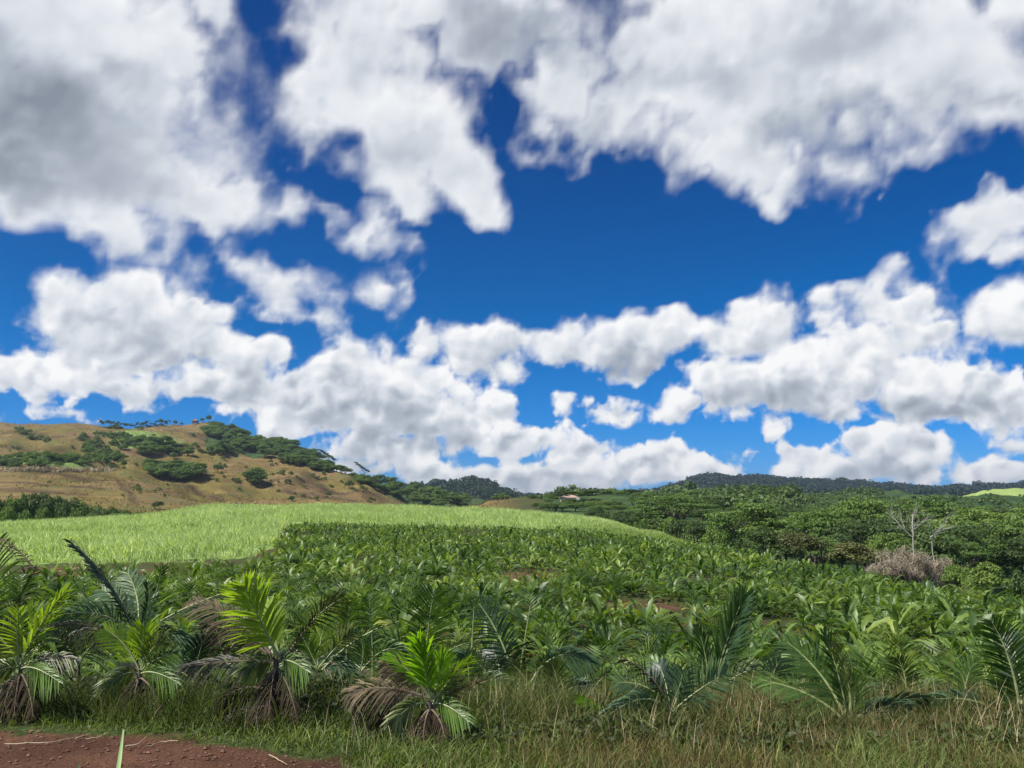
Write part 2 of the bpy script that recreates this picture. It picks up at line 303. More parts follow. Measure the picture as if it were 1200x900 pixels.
def mesh_obj(name, m, mat=None, parent=None):
    if mat is not None:
        for x in (mat if isinstance(mat, (list, tuple)) else (mat,)): m.materials.append(x)
    return link(bpy.data.objects.new(name, m), parent)
def new_mesh(name, V, Q, mats=None, smooth=True):
    m = bpy.data.meshes.new(name); fill_mesh(m, V, Q, mats, smooth); return m
def tag(o, label=None, cat=None, group=None, kind=None):
    for n, v in (('label', label), ('category', cat), ('group', group), ('kind', kind)):
        if v: o[n] = v
    return o
def build_land(M):
    az = np.radians(np.unique(np.concatenate((np.linspace(-180, -44, 50), np.linspace(-44, 44, 400), np.linspace(44, 180, 50))))); na = len(az)
    rad = np.concatenate(([.3], np.geomspace(2., 6, 12), np.geomspace(6, 18, 110)[1:], np.geomspace(18, 240, 100)[1:], np.geomspace(240, 1250, 280)[1:], np.geomspace(1250, 6400, 50)[1:])); nr = len(rad)
    RR, AA = np.meshgrid(rad, az, indexing='ij'); X, Y = RR*np.sin(AA), RR*np.cos(AA); Z = height(X, Y)
    px = np.where(Y > 1, pxof(X, np.maximum(Y, 1)), np.where(X > 0, 3000, -2000)); front = Y > 1
    idx = np.arange(nr*na).reshape(nr, na)
    Q = np.stack((idx[:-1, :-1], idx[:-1, 1:], idx[1:, 1:], idx[1:, :-1]), -1)
    cov = {}
    yn = np.interp(px, YN_X, YN_Y); yf = np.interp(px, YF_X, YF_Y)
    bare_edge = edge_of_soil(X)+.45*(vnoise(X/.9+60, Y/.9+60, 31, 3)-.5)*2
    cov['bare'] = np.where(Y < 200, 1-sstep(Y, bare_edge-.45, bare_edge+.35), 0)
    cov['bare'] = np.maximum(cov['bare'], .95*np.exp(-((px-80)/240)**2)*np.exp(-((Y-57.-(vnoise(X/3+2, 0*X+.5, 72, 3)-.5)*10)/6.)**4)*1.05*sstep(vnoise(X/2.6+31, Y/2.6+31, 73, 3), .36, .56)*front)
    for (a, b, ra, rb) in ((745, 38, 75, 4.5), (835, 33, 55, 3.5), (1080, 26.5, 50, 2.6), (620, 52, 60, 4), (930, 45, 40, 3), (315, 74, 14, 4)): cov['bare'] = np.maximum(cov['bare'], .95*np.exp(-((px-a)/ra)**2-((Y-b)/rb)**2)*front)
    cov['weeds'] = sstep(Y, bare_edge-.3, bare_edge+.6)*np.where(Y < 14, .75, .62)
    cov['dry'] = sstep(Y, 225, 260)*(1-sstep(px, 560, 620))*(1-sstep(Y, 1050, 1150))
    cov['meadow'] = np.maximum(sstep(Y, np.where(px < 340, yn-1., yf)+(vnoise(X/1.7+8, Y/1.7+8, 71, 3)-.5)*9, np.where(px < 340, yn+2., yf+4)+(vnoise(X/1.7+8, Y/1.7+8, 71, 3)-.5)*9)*(1-sstep(Y, 215, 240))*(1-sstep(px, 860, 900)), np.exp(-((px-1180)/130)**2)*np.exp(-((Y-880)/130)**2)*1.3)
    hillg = np.exp(-((px-160)/75)**2-((Y-730)/80)**2)+.9*np.exp(-((px-50)/75)**4-((Y-475)/42)**4)+.6*np.exp(-((px-120)/50)**2-((Y-560)/50)**2)+.5*np.exp(-((px-330)/60)**2-((Y-700)/40)**2)
    cov['meadow'] = np.maximum(cov['meadow'], hillg*.72)
    sc_ = np.zeros_like(px)
    for (x0, y0, x1, y1, wd) in ((0, 408, 132, 405, 5), (130, 430, 158, 325, 8), (0, 352, 100, 350, 5), (0, 375, 120, 372, 3), (300, 562, 445, 562, 8), (320, 505, 430, 505, 7), (330, 535, 420, 535, 4), (210, 520, 260, 470, 10), (120, 600, 250, 760, 10), (240, 790, 190, 850, 12), (225, 400, 330, 385, 14), (0, 620, 90, 600, 8), (20, 760, 110, 690, 9), (215, 800, 300, 720, 10)):
        t_ = np.clip(((px-x0)*(x1-x0)+.15*(Y-y0)*(y1-y0))/((x1-x0)**2+.15*(y1-y0)**2+1e-6), 0, 1); sc_ = np.maximum(sc_, np.exp(-(((px-x0-t_*(x1-x0))/4.)**2+((Y-y0-t_*(y1-y0))/wd)**2)))
    cov['scar'] = sc_
    cov['pale'] = sstep(np.exp(-((px-1190)/115)**4-((Y-820)/230)**4), .3, .6)
    shoulder = sstep(px, 228, 244)*sstep(Y, 655, 715)*(1-sstep(px, 560, 620)); shoulder = np.maximum(shoulder, sstep(px, 395, 430)*sstep(Y, 600, 640)*(1-sstep(px, 560, 620)))
    cov['wood'] = np.maximum(sstep(px, 600, 680)*sstep(Y, 215, 260), sstep(Y, 1100, 1200))
    cov['wood'] = np.maximum(cov['wood'], sstep(px, 880, 930)*sstep(Y, yf+2, yf+12))*(1-np.exp(-((px-1190)/120)**2)*np.exp(-((Y-880)/110)**2))
    cov['wood'] = np.maximum(cov['wood'], shoulder*.9)
    cov['wood'] = cov['wood']*(1-cov['pale'])
    fy = (rad[:-1, None]+0*az[None, :-1]); fpx = px[:-1, :-1]
    hills = (fy > 258) & (fpx < 640) & (fpx > -900) & (Y[:-1, :-1] > 150) & (fy < 1180); fars = (fy >= 1180) & (Y[:-1, :-1] > 200)
    for name, mask in (('ground', ~(hills | fars)), ('hillside', hills), ('distant_hills', fars)):
        q = Q[mask]; used, inv = np.unique(q, return_inverse=True)
        m = new_mesh(name, np.stack((X, Y, Z), -1).reshape(-1, 3)[used], inv.reshape(-1, 4))
        for n, v in cov.items(): m.attributes.new(n, 'FLOAT', 'POINT').data.foreach_set('value', v.reshape(-1)[used].astype(np.float32))
        tag(mesh_obj(name, m, M['land']), kind='structure')
# ---------------------------------------------------------------- leaves in bulk
def unit(v): return v/np.maximum(np.linalg.norm(v, axis=-1, keepdims=True), 1e-9)
def rhombs(C, U, W):
    """Leaf-shaped faces: centre, half length vector, half width vector."""
    V = np.stack((C-U, C+W-U*.1, C+U, C-W-U*.1), 1).reshape(-1, 3); return V, np.arange(len(V)).reshape(-1, 4)
def leaf_cloud(rng, lobes, n, size, flat=.0, hollow=.45):
    """n leaf faces spread through the outer shell of many lobes (x, y, z, rx, ry, rz)."""
    lobes = np.array(lobes, float); w = lobes[:, 3]*lobes[:, 4]; li = rng.choice(len(lobes), n, p=w/w.sum()); L = lobes[li]
    d = unit(rng.normal(size=(n, 3))); d[:, 2] = np.where(rng.random(n) < .6, np.abs(d[:, 2]), d[:, 2])
    r = hollow+(1-hollow)*rng.random(n)**.6; r = r*(1+.18*rng.normal(size=n)*(rng.random(n) < .25))
    C = L[:, :3]+d*L[:, 3:]*r[:, None]
    nrm = unit(d*.7+rng.normal(size=(n, 3))*.65+np.array((0, 0, flat))); t = unit(np.cross(nrm, rng.normal(size=(n, 3)))); b = np.cross(nrm, t)
    s = size*(.6+.8*rng.random(n))[:, None]
    return rhombs(C, t*s*.5, b*s*.28)
def tube(P, Rr, sides=6):
    """A tapered limb along points."""
    P = np.asarray(P, float); n = len(P); T = unit(np.gradient(P, axis=0)); a = np.where(np.abs(T[:, 2:3]) > .9, (1., 0, 0), (0, 0, 1.)); S = unit(np.cross(T, a)); B = np.cross(T, S)
    th = np.linspace(0, 2*math.pi, sides, endpoint=False)
    V = P[:, None]+np.asarray(Rr, float)[:, None, None]*(S[:, None]*np.cos(th)[None, :, None]+B[:, None]*np.sin(th)[None, :, None])
    i = np.arange(n*sides).reshape(n, sides); j = np.roll(i, -1, 1)
    return V.reshape(-1, 3), np.stack((i[:-1], j[:-1], j[1:], i[1:]), -1).reshape(-1, 4)
def join(parts):
    V, Q, o = [], [], 0
    for v, q in parts: V.append(v); Q.append(q+o); o += len(v)
    return np.concatenate(V), np.concatenate(Q)
def limb(rng, a, b, r0, r1, n=6, wob=.06):
    a, b = np.asarray(a, float), np.asarray(b, float); t = np.linspace(0, 1, n)[:, None]; L = np.linalg.norm(b-a)
    P = a+(b-a)*t+np.cumsum(rng.normal(size=(n, 3)), 0)*wob*L/n*np.sin(t*math.pi); return tube(P, r0+(r1-r0)*t[:, 0])
# ---------------------------------------------------------------- trees (about one unit high, scaled when placed)
def umbrella_tree(seed, n=2600):
    rng = np.random.default_rng(seed); lob, lim = [], [limb(rng, (0, 0, -.25), (.02, 0, .45), .03, .022)]
    for i in range(64):
        a, r = rng.random()*6.28, .62*math.sqrt(rng.random()); z = .66+.24*(1-(r/.62)**2)+rng.normal()*.045-.16*(rng.random() < .25)
        s = rng.uniform(.08, .17); lob.append((r*math.cos(a), r*math.sin(a), z, s*1.3, s*1.3, s*.30))
        if i % 4 == 0: lim.append(limb(rng, (.02, 0, rng.uniform(.3, .45)), (r*.9*math.cos(a), r*.9*math.sin(a), z-.03), .014, .004))
    return leaf_cloud(rng, lob, n, .040, flat=.9), join(lim)
def round_tree(seed, n=2000, wide=.42, low=.12):
    rng = np.random.default_rng(seed); lob, lim = [], [limb(rng, (0, 0, -.15), (0, .01, .6), .03, .012)]
    for i in range(34):
        d = unit(rng.normal(size=3)); d[2] = abs(d[2])*1.0-.25; k = rng.uniform(.45, 1.)
        x, y, z = d[0]*wide*k, d[1]*wide*k, .52+d[2]*.42*k; s = rng.uniform(.09, .17); lob.append((x, y, max(z, low), s*1.1, s*1.1, s*.85))
        if i % 6 == 0: lim.append(limb(rng, (0, 0, rng.uniform(.2, .5)), (x*.9, y*.9, z), .012, .004))
    return leaf_cloud(rng, lob, n, .050, flat=.3), join(lim)
def bush(seed, n=1100):
    rng = np.random.default_rng(seed); lob, lim = [], []
    for i in range(20):
        a, r = rng.random()*6.28, .55*math.sqrt(rng.random()); z = .18+.55*(1-(r/.6)**2)*rng.uniform(.5, 1.15); s = rng.uniform(.14, .26)
        lob.append((r*math.cos(a), r*math.sin(a), z, s, s, s*.8))
        if i % 4 == 0: lim.append(limb(rng, (0, 0, -.15), (r*.8*math.cos(a), r*.8*math.sin(a), z), .022, .006))
    return leaf_cloud(rng, lob, n, .09, flat=.2), join(lim)
def slim_tree(seed, n=700):
    rng = np.random.default_rng(seed); lob = []; lim = [limb(rng, (0, 0, -.15), (rng.normal()*.05, 0, .8), .02, .01)]
    for i in range(12):
        a, r = rng.random()*6.28, .26*math.sqrt(rng.random()); s = rng.uniform(.08, .16); lob.append((r*math.cos(a), r*math.sin(a), rng.uniform(.55, .98), s, s, s*.6))
    return leaf_cloud(rng, lob, n, .08, flat=.3), join(lim)
def leaning_tree(seed, n=900):
    """A wind-swept tree: leaning stem, all foliage in slanting plates on the lee side."""
    rng = np.random.default_rng(seed); lob = []
    lim = [limb(rng, (.30, 0, -.15), (.1, 0, .42), .035, .022, wob=.03), limb(rng, (.1, 0, .42), (-.62, 0, 1.0), .022, .008, wob=.03), limb(rng, (.16, 0, .3), (.42, .05, .42), .018, .008), limb(rng, (.05, 0, .5), (-.2, .1, .52), .014, .006)]
    for i in range(24):
        t = i/23; s = rng.uniform(.07, .13); lob.append((.52-1.15*t, rng.normal()*.08, .42+.58*t+rng.normal()*.025, s*1.3, s, s*.40))
    return leaf_cloud(rng, lob, n, .07, flat=.6), join(lim)
class Kind:
    """A few crowns and stems of one kind of tree, to be copied."""
    def __init__(s, make, seeds, leaf, bark, **kw):
        s.v = []
        for i in seeds:
            (a, b) = make(i, **kw); c, t = new_mesh('crown', *a, smooth=False), new_mesh('trunk', *b); c.materials.append(leaf); t.materials.append(bark); s.v.append((c, t))
RT = random.Random(12)
def plant_tree(kind, name, P, h, w, label, cat, group=None, rot=None, var=None):
    c, t = kind.v[var if var is not None else RT.randrange(len(kind.v))]
    o = link(bpy.data.objects.new(name, None)); o.empty_display_size = .5; o.location = tuple(P); o.rotation_euler = (0, 0, RT.uniform(0, 6.28) if rot is None else rot); o.scale = (w, w, h)
    link(bpy.data.objects.new('crown', c), o); link(bpy.data.objects.new('trunk', t), o)
    return tag(o, label, cat, group)
# ---------------------------------------------------------------- palms by the track
def frond_arrays(p0, p1, p2, L, roll=0., n=26, droop=.25, start=.16, alpha=(62, 28), width=.026, seed=0, fray=0.):
    """A feather leaf: midrib along a bent line, two rows of narrow leaflets. roll 0 spreads them across the view, 90 up and down it."""
    rng = np.random.default_rng(seed); p0, p1, p2 = (np.asarray(p, float) for p in (p0, p1, p2))
    cur = lambda t: (1-t)**2*p0+2*t*(1-t)*p1+t*t*p2
    tt = np.linspace(0, 1, 14)[:, None]; len_ = np.linalg.norm(np.diff(cur(tt), axis=0), axis=1).sum()
    rib = tube(cur(tt), .017*(1-tt[:, 0]*.82)*max(len_, .5)**.5, 5)
    t = np.linspace(start, .985, n)[:, None]; t = np.repeat(t, 2, 0)+rng.normal(size=(2*n, 1))*.006; t = np.clip(t, 0, 1); sg = np.tile((1., -1.), n)[:, None]
    P = cur(t); T = unit(2*(1-t)*(p1-p0)+2*t*(p2-p1)); view = unit(P-np.array((0, 0, EYE)))
    S0 = unit(np.cross(T, view)); B0 = np.cross(T, S0); ro = R(roll); S = S0*math.cos(ro)+B0*math.sin(ro); Nn = np.cross(T, S)
    al = np.radians(alpha[0]+(alpha[1]-alpha[0])*t+rng.normal(size=t.shape)*5); u = (t-start)/(1-start)
    ln = L*(.42+.58*np.sin(np.pi*np.clip(.12+.86*u, 0, 1))**.8)*(.88+.2*rng.random(t.shape))*np.where(u > .9, .8, 1.)
    D = unit(T*np.cos(al)+S*sg*np.sin(al)+Nn*(.16+rng.normal(size=t.shape)*(.07+fray))); W = unit(T-D*np.sum(T*D, -1, keepdims=True))*.75+Nn*.45
    rows = []
    for s, wd in ((0, .5), (.3, 1.), (.65, .8), (1., .06)):
        c = P+D*ln*s+np.array((0, 0, -1.))*ln*droop*s*s+rng.normal(size=P.shape)*fray*ln*.25*s
        rows += [c+W*width*wd*.5, c-W*width*wd*.5]
    V = np.stack(rows, 1); m = len(V); b = np.arange(m)[:, None]*8
    Q = np.concatenate([b+np.array((k, k+1, k+3, k+2)) for k in (0, 2, 4)])
    v, q = join(((V.reshape(-1, 3), Q), rib)); return v, q, np.concatenate((np.zeros(len(Q), int), np.ones(len(rib[1]), int)))
FRS = [0]
def frond(root, M, Y, kind, a, b, c, dy=0., L=.34, roll=0., n=26, droop=.25, **kw):
    FRS[0] += 1; nm = 'dead_frond' if kind in ('grey', 'tan', 'brown', 'ash') else 'frond'
    P = [at(*a, Y), at(*b, Y+dy*.4), at(*c, Y+dy)]
    if kind in ('grey', 'tan', 'brown', 'ash'): kw.setdefault('fray', .12); kw.setdefault('width', .020)
    v, q, mi = frond_arrays(*P, L, roll, n, droop, seed=FRS[0], **kw)
    v = v-np.array(root.location)
    o = mesh_obj(nm, new_mesh(nm, v, q, mi, smooth=False), (M['frond_'+kind], M['rib_'+('dead' if nm == 'dead_frond' else 'live')]), root)
    return o
def stem_part(root, M, Y, pts, r0, r1, kind='stem', name='stem'):
    P = np.array([at(*p, Y) for p in pts]); t = np.linspace(0, 1, 9); s = np.linspace(0, 1, len(P))
    P = np.stack([np.interp(t, s, P[:, i]) for i in range(3)], 1); r = (r0+(r1-r0)*t)*(1+.14*np.cos(np.arange(9)*2.4)); P[0, 2] -= .05
    parts = [tube(P, r, 9)]; rg = np.random.default_rng(int(abs(pts[0][0]))+7)
    for i in range(9):                        # old leaf bases and frayed sheath
        j = rg.integers(0, 8); a = rg.random()*6.28; d = np.array((math.cos(a), math.sin(a), rg.uniform(.3, 1.4))); d /= np.linalg.norm(d); b0 = P[j]+np.array((math.cos(a), math.sin(a), 0))*r[j]*.6
        parts.append(limb(rg, b0, b0+d*rg.uniform(.08, .24), r0*.32, r0*.08, 4, .1))
    v, q = join(parts); mesh_obj(name, new_mesh(name, v-np.array(root.location), q), M[kind], root)
def palm(M, Y, base, label, fronds, stem=None, name='young_palm', r=.05, cat='palm'):
    P = at(*base, Y); z = float(height(P[0], P[1])); P[2] = z
    root = link(bpy.data.objects.new(name, None)); root.location = tuple(P); root.empty_display_size = .3
    tag(root, label, cat, 'young palms along the verge')
    top = stem if stem else (base[0], base[1]-20)
    py0 = 450-F*((math.tan(math.atan((z-EYE)/Y)-PITCH)))     # picture row of the foot
    stem_part(root, M, Y, [(base[0], py0), ((base[0]+top[0])/2, (py0+top[1])/2), top], r, r*.55)
    for f in fronds: frond(root, M, Y, *f[:4], **f[4])
    if Y < 9.9:                               # a skirt of withered leaves hides the foot
        x, t = top; b = py0; g = random.Random(int(x)+3)
        for dx in (-1, 1, -.4):
            frond(root, M, Y, 'brown', (x, t+8), (x+dx*g.uniform(10, 18), t+(b-t)*.35), (x+dx*g.uniform(14, 26), t+(b-t)*g.uniform(.75, .95)), dy=-.25, L=.17, n=16, droop=.7)
        frond(root, M, Y, 'olive', (x, t+4), (x-g.uniform(14, 24), t-4), (x-g.uniform(34, 46), t+g.uniform(12, 24)), dy=-.2, L=.26, n=20, droop=.5)
        frond(root, M, Y, 'green', (x, t+4), (x+g.uniform(14, 24), t-4), (x+g.uniform(34, 46), t+g.uniform(12, 24)), dy=-.2, L=.26, n=20, droop=.5)
    return root
def verge_palms(M):
    D = dict
    palm(M, 10.4, (-14, 800), 'dark tall palm at the very left edge with a broken brown frond tip', [
        ('dark', (-14, 765), (22, 705), (40, 668), D(L=.30, roll=70, dy=.4)), ('tan', (40, 668), (22, 640), (2, 632), D(L=.22, roll=60, droop=.6, n=14, start=.02)),
        ('green', (-14, 765), (0, 690), (-2, 632), D(L=.45, dy=.3)), ('dark', (-10, 770), (18, 725), (34, 728), D(L=.38, droop=.5)), ('green', (-16, 765), (-30, 700), (-40, 660), D(L=.4)),
        ('brown', (-10, 775), (5, 712), (12, 742), D(L=.3, droop=.6)), ('dark', (-16, 770), (10, 745), (28, 752), D(L=.35, droop=.4))], stem=(-14, 765), r=.06)
    palm(M, 9.5, (23, 835), 'small palm with one upright yellow-green spear leaf near the left edge', [
        ('lime', (24, 778), (40, 738), (78, 690), D(L=.34, n=22, alpha=(30, 12), roll=15, width=.032)), ('lime', (26, 770), (42, 735), (36, 708), D(L=.2, n=7, alpha=(25, 12), width=.035, start=.5)),
        ('green', (23, 780), (5, 742), (-28, 728), D(L=.36, droop=.3)), ('green', (24, 782), (40, 765), (66, 790), D(L=.30, droop=.4)), ('lime', (23, 780), (18, 745), (22, 715), D(L=.28, n=20)), ('olive', (23, 778), (10, 752), (-14, 742), D(L=.30, roll=30)), ('green', (26, 775), (48, 748), (62, 752), D(L=.20, n=16, droop=.5)),
        ('ash', (25, 785), (55, 762), (88, 773), D(L=.20, n=20, droop=.55)), ('grey', (25, 808), (38, 795), (56, 812), D(L=.15, n=14, droop=.5)), ('ash', (23, 800), (5, 798), (-8, 815), D(L=.15, n=14, droop=.5))],
        stem=(24, 780), r=.035)
    palm(M, 11.6, (160, 806), 'large dark blue-green palm with a long leaf rising to the left beyond the pale palm', [
        ('dark', (158, 748), (140, 690), (84, 636), D(L=.42, roll=72, n=34, width=.032, dy=-.4)), ('dark', (158, 748), (142, 690), (92, 642), D(L=.36, roll=108, n=30, dy=-.3)),
        ('blue', (156, 745), (128, 708), (66, 722), D(L=.50, droop=.5, n=32, dy=-.3)), ('blue', (157, 742), (140, 705), (120, 690), D(L=.42, dy=.5)), ('blue', (160, 742), (168, 705), (150, 672), D(L=.44, dy=.8)),
        ('dark', (164, 745), (205, 712), (278, 690), D(L=.36, roll=75, n=32, dy=-.2)), ('green', (166, 745), (182, 700), (191, 664), D(L=.22, n=9, start=.72, alpha=(40, 20))), ('dark', (160, 742), (178, 712), (172, 684), D(L=.3, roll=60)),
        ('blue', (166, 748), (195, 735), (215, 752), D(L=.38, droop=.6)), ('grey', (157, 762), (112, 722), (58, 734), D(L=.30, droop=.75, n=34, dy=-.7)), ('ash', (157, 764), (118, 728), (84, 742), D(L=.22, droop=.8, n=26, dy=-.8))], stem=(158, 748), r=.05)
    palm(M, 9.8, (164, 822), 'small lime palm with a short fan-like leaf and one drooping bleached leaf', [
        ('lime', (165, 785), (167, 760), (169, 738), D(L=.36, n=20, alpha=(52, 18), start=.3)), ('lime', (163, 785), (150, 752), (124, 738), D(L=.26, n=20, droop=.1)), ('green', (166, 785), (184, 768), (206, 765), D(L=.26, n=18, droop=.3)),
        ('olive', (165, 784), (178, 755), (194, 748), D(L=.28, n=18)), ('ash', (163, 787), (150, 768), (136, 797), D(L=.22, n=18, droop=.6)), ], stem=(164, 786), r=.035)
    palm(M, 9.1, (318, 856), 'big palm with a broad upright lime leaf and dead fronds on both sides', [
        ('lime', (327, 770), (304, 728), (286, 686), D(L=.50, n=34, alpha=(56, 22), roll=8, width=.036, dy=-.2)), ('lime', (327, 770), (318, 730), (316, 706), D(L=.32, n=20, alpha=(45, 20), dy=.3, width=.03)),
        ('tan', (320, 770), (284, 722), (226, 702), D(L=.34, n=34, roll=25, droop=.45, dy=.2)), ('brown', (320, 772), (290, 740), (240, 730), D(L=.28, n=26, droop=.6, dy=.5)),
        ('brown', (335, 770), (358, 736), (398, 690), D(L=.14, n=22, roll=60, droop=.2)), ('olive', (362, 732), (376, 715), (402, 700), D(L=.28, n=18, start=.05, roll=20)),
        ('ash', (328, 768), (346, 760), (356, 778), D(L=.26, n=24, droop=1.1, start=.05, alpha=(75, 50))), ('grey', (322, 778), (285, 770), (212, 782), D(L=.24, n=28, droop=.5)), 
        ('brown', (318, 810), (278, 795), (258, 826), D(L=.22, n=16, droop=.9)), ('grey', (318, 828), (284, 826), (246, 866), D(L=.2, n=18, droop=.5, start=.3)),
        ('ash', (322, 820), (336, 800), (352, 808), D(L=.05, n=4, start=.5)), ('ash', (322, 838), (342, 834), (351, 848), D(L=.05, n=4, start=.6)), ('ash', (320, 836), (308, 836), (302, 842), D(L=.04, n=3, start=.5)),
        ('brown', (323, 826), (345, 815), (362, 846), D(L=.2, n=16, droop=.8)), ('grey', (323, 830), (345, 824), (356, 830), D(L=.1, n=8, start=.4))], stem=(324, 772), r=.05)
    palm(M, 11.2, (376, 812), 'half hidden palm with a fan-like lime leaf just right of the big lime-leaved palm', [
        ('lime', (372, 780), (374, 752), (382, 726), D(L=.36, n=24, alpha=(48, 20), dy=.2)), ('green', (374, 784), (350, 770), (338, 792), D(L=.34, droop=.5)), ('olive', (374, 782), (398, 752), (412, 742), D(L=.34)), ('blue', (374, 782), (392, 768), (414, 792), D(L=.30, n=22, droop=.5)), ('ash', (373, 784), (388, 772), (404, 800), D(L=.24, n=18, droop=.6)), ('green', (372, 782), (362, 760), (352, 742), D(L=.3, n=20)),
        ('dark', (378, 785), (415, 742), (468, 728), D(L=.24, roll=75, n=28))], stem=(373, 786), r=.045)
    palm(M, 13.0, (420, 800), 'palm with two pale upright leaf stalks topped by green feathers', [
        ('green', (405, 795), (406, 750), (410, 705), D(L=.34, n=20, start=.62, alpha=(70, 35))), ('green', (436, 795), (438, 745), (432, 698), D(L=.46, n=22, start=.58, alpha=(80, 40), droop=.5)), ('blue', (420, 790), (432, 760), (418, 738), D(L=.36, n=20)),
        ('green', (420, 792), (446, 752), (470, 762), D(L=.4, n=22, droop=.5)), ('blue', (420, 792), (400, 760), (386, 772), D(L=.38, n=22, droop=.5)), ('ash', (424, 795), (430, 775), (434, 800), D(L=.12, n=10, droop=.6))], stem=(420, 792), r=.05)
    palm(M, 8.55, (503, 876), 'palm with a pointed vivid yellow-green crown over a skirt of dead brown leaves', [
        ('vivid', (505, 820), (498, 782), (490, 750), D(L=.38, n=30, alpha=(34, 12), width=.034, dy=-.2)), ('vivid', (506, 822), (515, 790), (520, 768), D(L=.30, n=22, alpha=(32, 12), width=.03)), ('vivid', (503, 818), (482, 782), (456, 770), D(L=.24, n=20, alpha=(28, 12), roll=30)),
        ('lime', (508, 822), (530, 792), (548, 772), D(L=.24, n=20, alpha=(34, 14), roll=25)), ('olive', (508, 826), (520, 800), (536, 790), D(L=.25, n=18)), ('tan', (500, 814), (484, 782), (450, 778), D(L=.24, n=28, roll=15, droop=.4)),
        ('tan', (500, 818), (458, 798), (408, 812), D(L=.26, n=34, roll=20, droop=.4)), ('brown', (500, 820), (460, 805), (415, 824), D(L=.22, n=26, droop=.8)), ('tan', (508, 830), (528, 808), (572, 796), D(L=.13, n=24, roll=55, droop=.1)),
        ('brown', (499, 845), (468, 828), (432, 850), D(L=.14, n=22, droop=.7)), ('tan', (500, 852), (470, 858), (446, 892), D(L=.24, n=24, alpha=(30, 15), droop=.2)), ('brown', (500, 854), (480, 862), (462, 896), D(L=.2, n=20, alpha=(30, 15), droop=.3)),
        ('grey', (507, 856), (525, 846), (540, 874), D(L=.18, n=18, droop=.6)), ('brown', (506, 850), (515, 845), (522, 880), D(L=.16, n=16, droop=.6))], stem=(504, 822), r=.05)
    palm(M, 13.2, (498, 806), 'green palm with a tall fan leaf rising behind the vivid yellow-green palm', [
        ('green', (497, 790), (500, 742), (508, 694), D(L=.62, n=34, start=.3, alpha=(78, 30), droop=.2, width=.03)), ('green', (497, 792), (478, 750), (440, 742), D(L=.42, n=24, droop=.35)), ('olive', (499, 792), (525, 752), (560, 752), D(L=.44, n=24, droop=.4)),
        ('dark', (498, 792), (470, 770), (452, 780), D(L=.36, droop=.5)), ('olive', (500, 795), (545, 772), (575, 778), D(L=.3, n=18, droop=.5))], stem=(498, 794), r=.05)
    palm(M, 12.2, (583, 822), 'bluish palm with one broad leaf fanning upward and a dark leaf crossing it', [
        ('blue', (604, 806), (592, 745), (560, 706), D(L=.50, n=36, alpha=(68, 30), roll=10, droop=.3, dy=.3)), ('dark', (560, 798), (588, 765), (622, 752), D(L=.32, roll=65, n=28)), ('green', (551, 812), (553, 750), (556, 702), D(L=.2, n=8, start=.86)),
        ('blue', (582, 806), (562, 770), (540, 768), D(L=.42, n=24, droop=.5)), ('blue', (580, 808), (560, 790), (536, 812), D(L=.36, n=22, droop=.6)), ('green', (606, 812), (612, 765), (622, 706), D(L=.1, n=6, start=.3, alpha=(50, 40))), ('dark', (583, 806), (590, 775), (575, 760), D(L=.36, dy=.5))], stem=(583, 808), r=.055)
    palm(M, 11.8, (622, 826), 'palm whose single long bluish leaf arches over beside a bare stalk', [
        ('blue', (620, 804), (648, 748), (694, 776), D(L=.40, n=38, droop=.55, roll=10)), ('green', (621, 806), (628, 778), (648, 770), D(L=.32, n=20, droop=.4)), ('olive', (621, 806), (610, 785), (600, 778), D(L=.26, n=16, droop=.4)), ('green', (622, 808), (640, 795), (655, 812), D(L=.26, n=18, droop=.5))], stem=(621, 808), r=.045)
    palm(M, 9.4, (786, 862), 'low spreading silvery-green palm with arching leaves on both sides in the dry weeds', [
        ('blue', (786, 836), (758, 798), (704, 846), D(L=.34, n=32, droop=.55, dy=-.3)), ('pale', (787, 834), (765, 796), (722, 800), D(L=.30, n=28, alpha=(75, 40), droop=.0, roll=20)), ('pale', (788, 834), (815, 808), (852, 788), D(L=.30, n=30, alpha=(85, 40), droop=-.1, roll=15)),
        ('blue', (789, 832), (798, 802), (800, 786), D(L=.26, n=20)), ('green', (785, 836), (772, 815), (750, 812), D(L=.24, n=18, droop=.5)), ('dark', (786, 836), (800, 820), (822, 826), D(L=.24, n=18, droop=.4)), ('brown', (784, 830), (768, 785), (726, 770), D(L=.22, n=22, roll=60)),
        ('green', (788, 842), (802, 832), (818, 850), D(L=.14, n=10, droop=.4)), ('ash', (785, 845), (775, 848), (770, 866), D(L=.05, n=5)), ('dark', (786, 834), (782, 800), (772, 778), D(L=.26, dy=.4)), ('green', (786, 834), (792, 795), (764, 772), D(L=.26, dy=.6))], stem=(786, 838), r=.05)
    palm(M, 11.4, (832, 842), 'palm with one very tall broad leaf leaning outward, dark one side and glossy the other', [
        ('deep', (834, 812), (848, 755), (872, 698), D(L=.52, n=40, alpha=(40, 18), roll=20, start=.22, droop=.02, width=.036)), ('blue', (836, 812), (855, 752), (874, 700), D(L=.34, n=34, alpha=(55, 30), roll=-30, start=.3, droop=.15)), ('deep', (832, 812), (828, 762), (818, 738), D(L=.34, n=28, alpha=(30, 12))),
        ('green', (838, 814), (868, 780), (912, 802), D(L=.34, n=28, droop=.5)), ('green', (838, 816), (866, 800), (908, 838), D(L=.32, n=26, droop=.5)), ('olive', (834, 815), (862, 788), (884, 784), D(L=.32, n=22)), ('ash', (838, 818), (845, 808), (852, 826), D(L=.12, n=10, droop=.8)), ('dark', (832, 818), (860, 818), (886, 846), D(L=.28, droop=.5))], stem=(833, 816), r=.06)
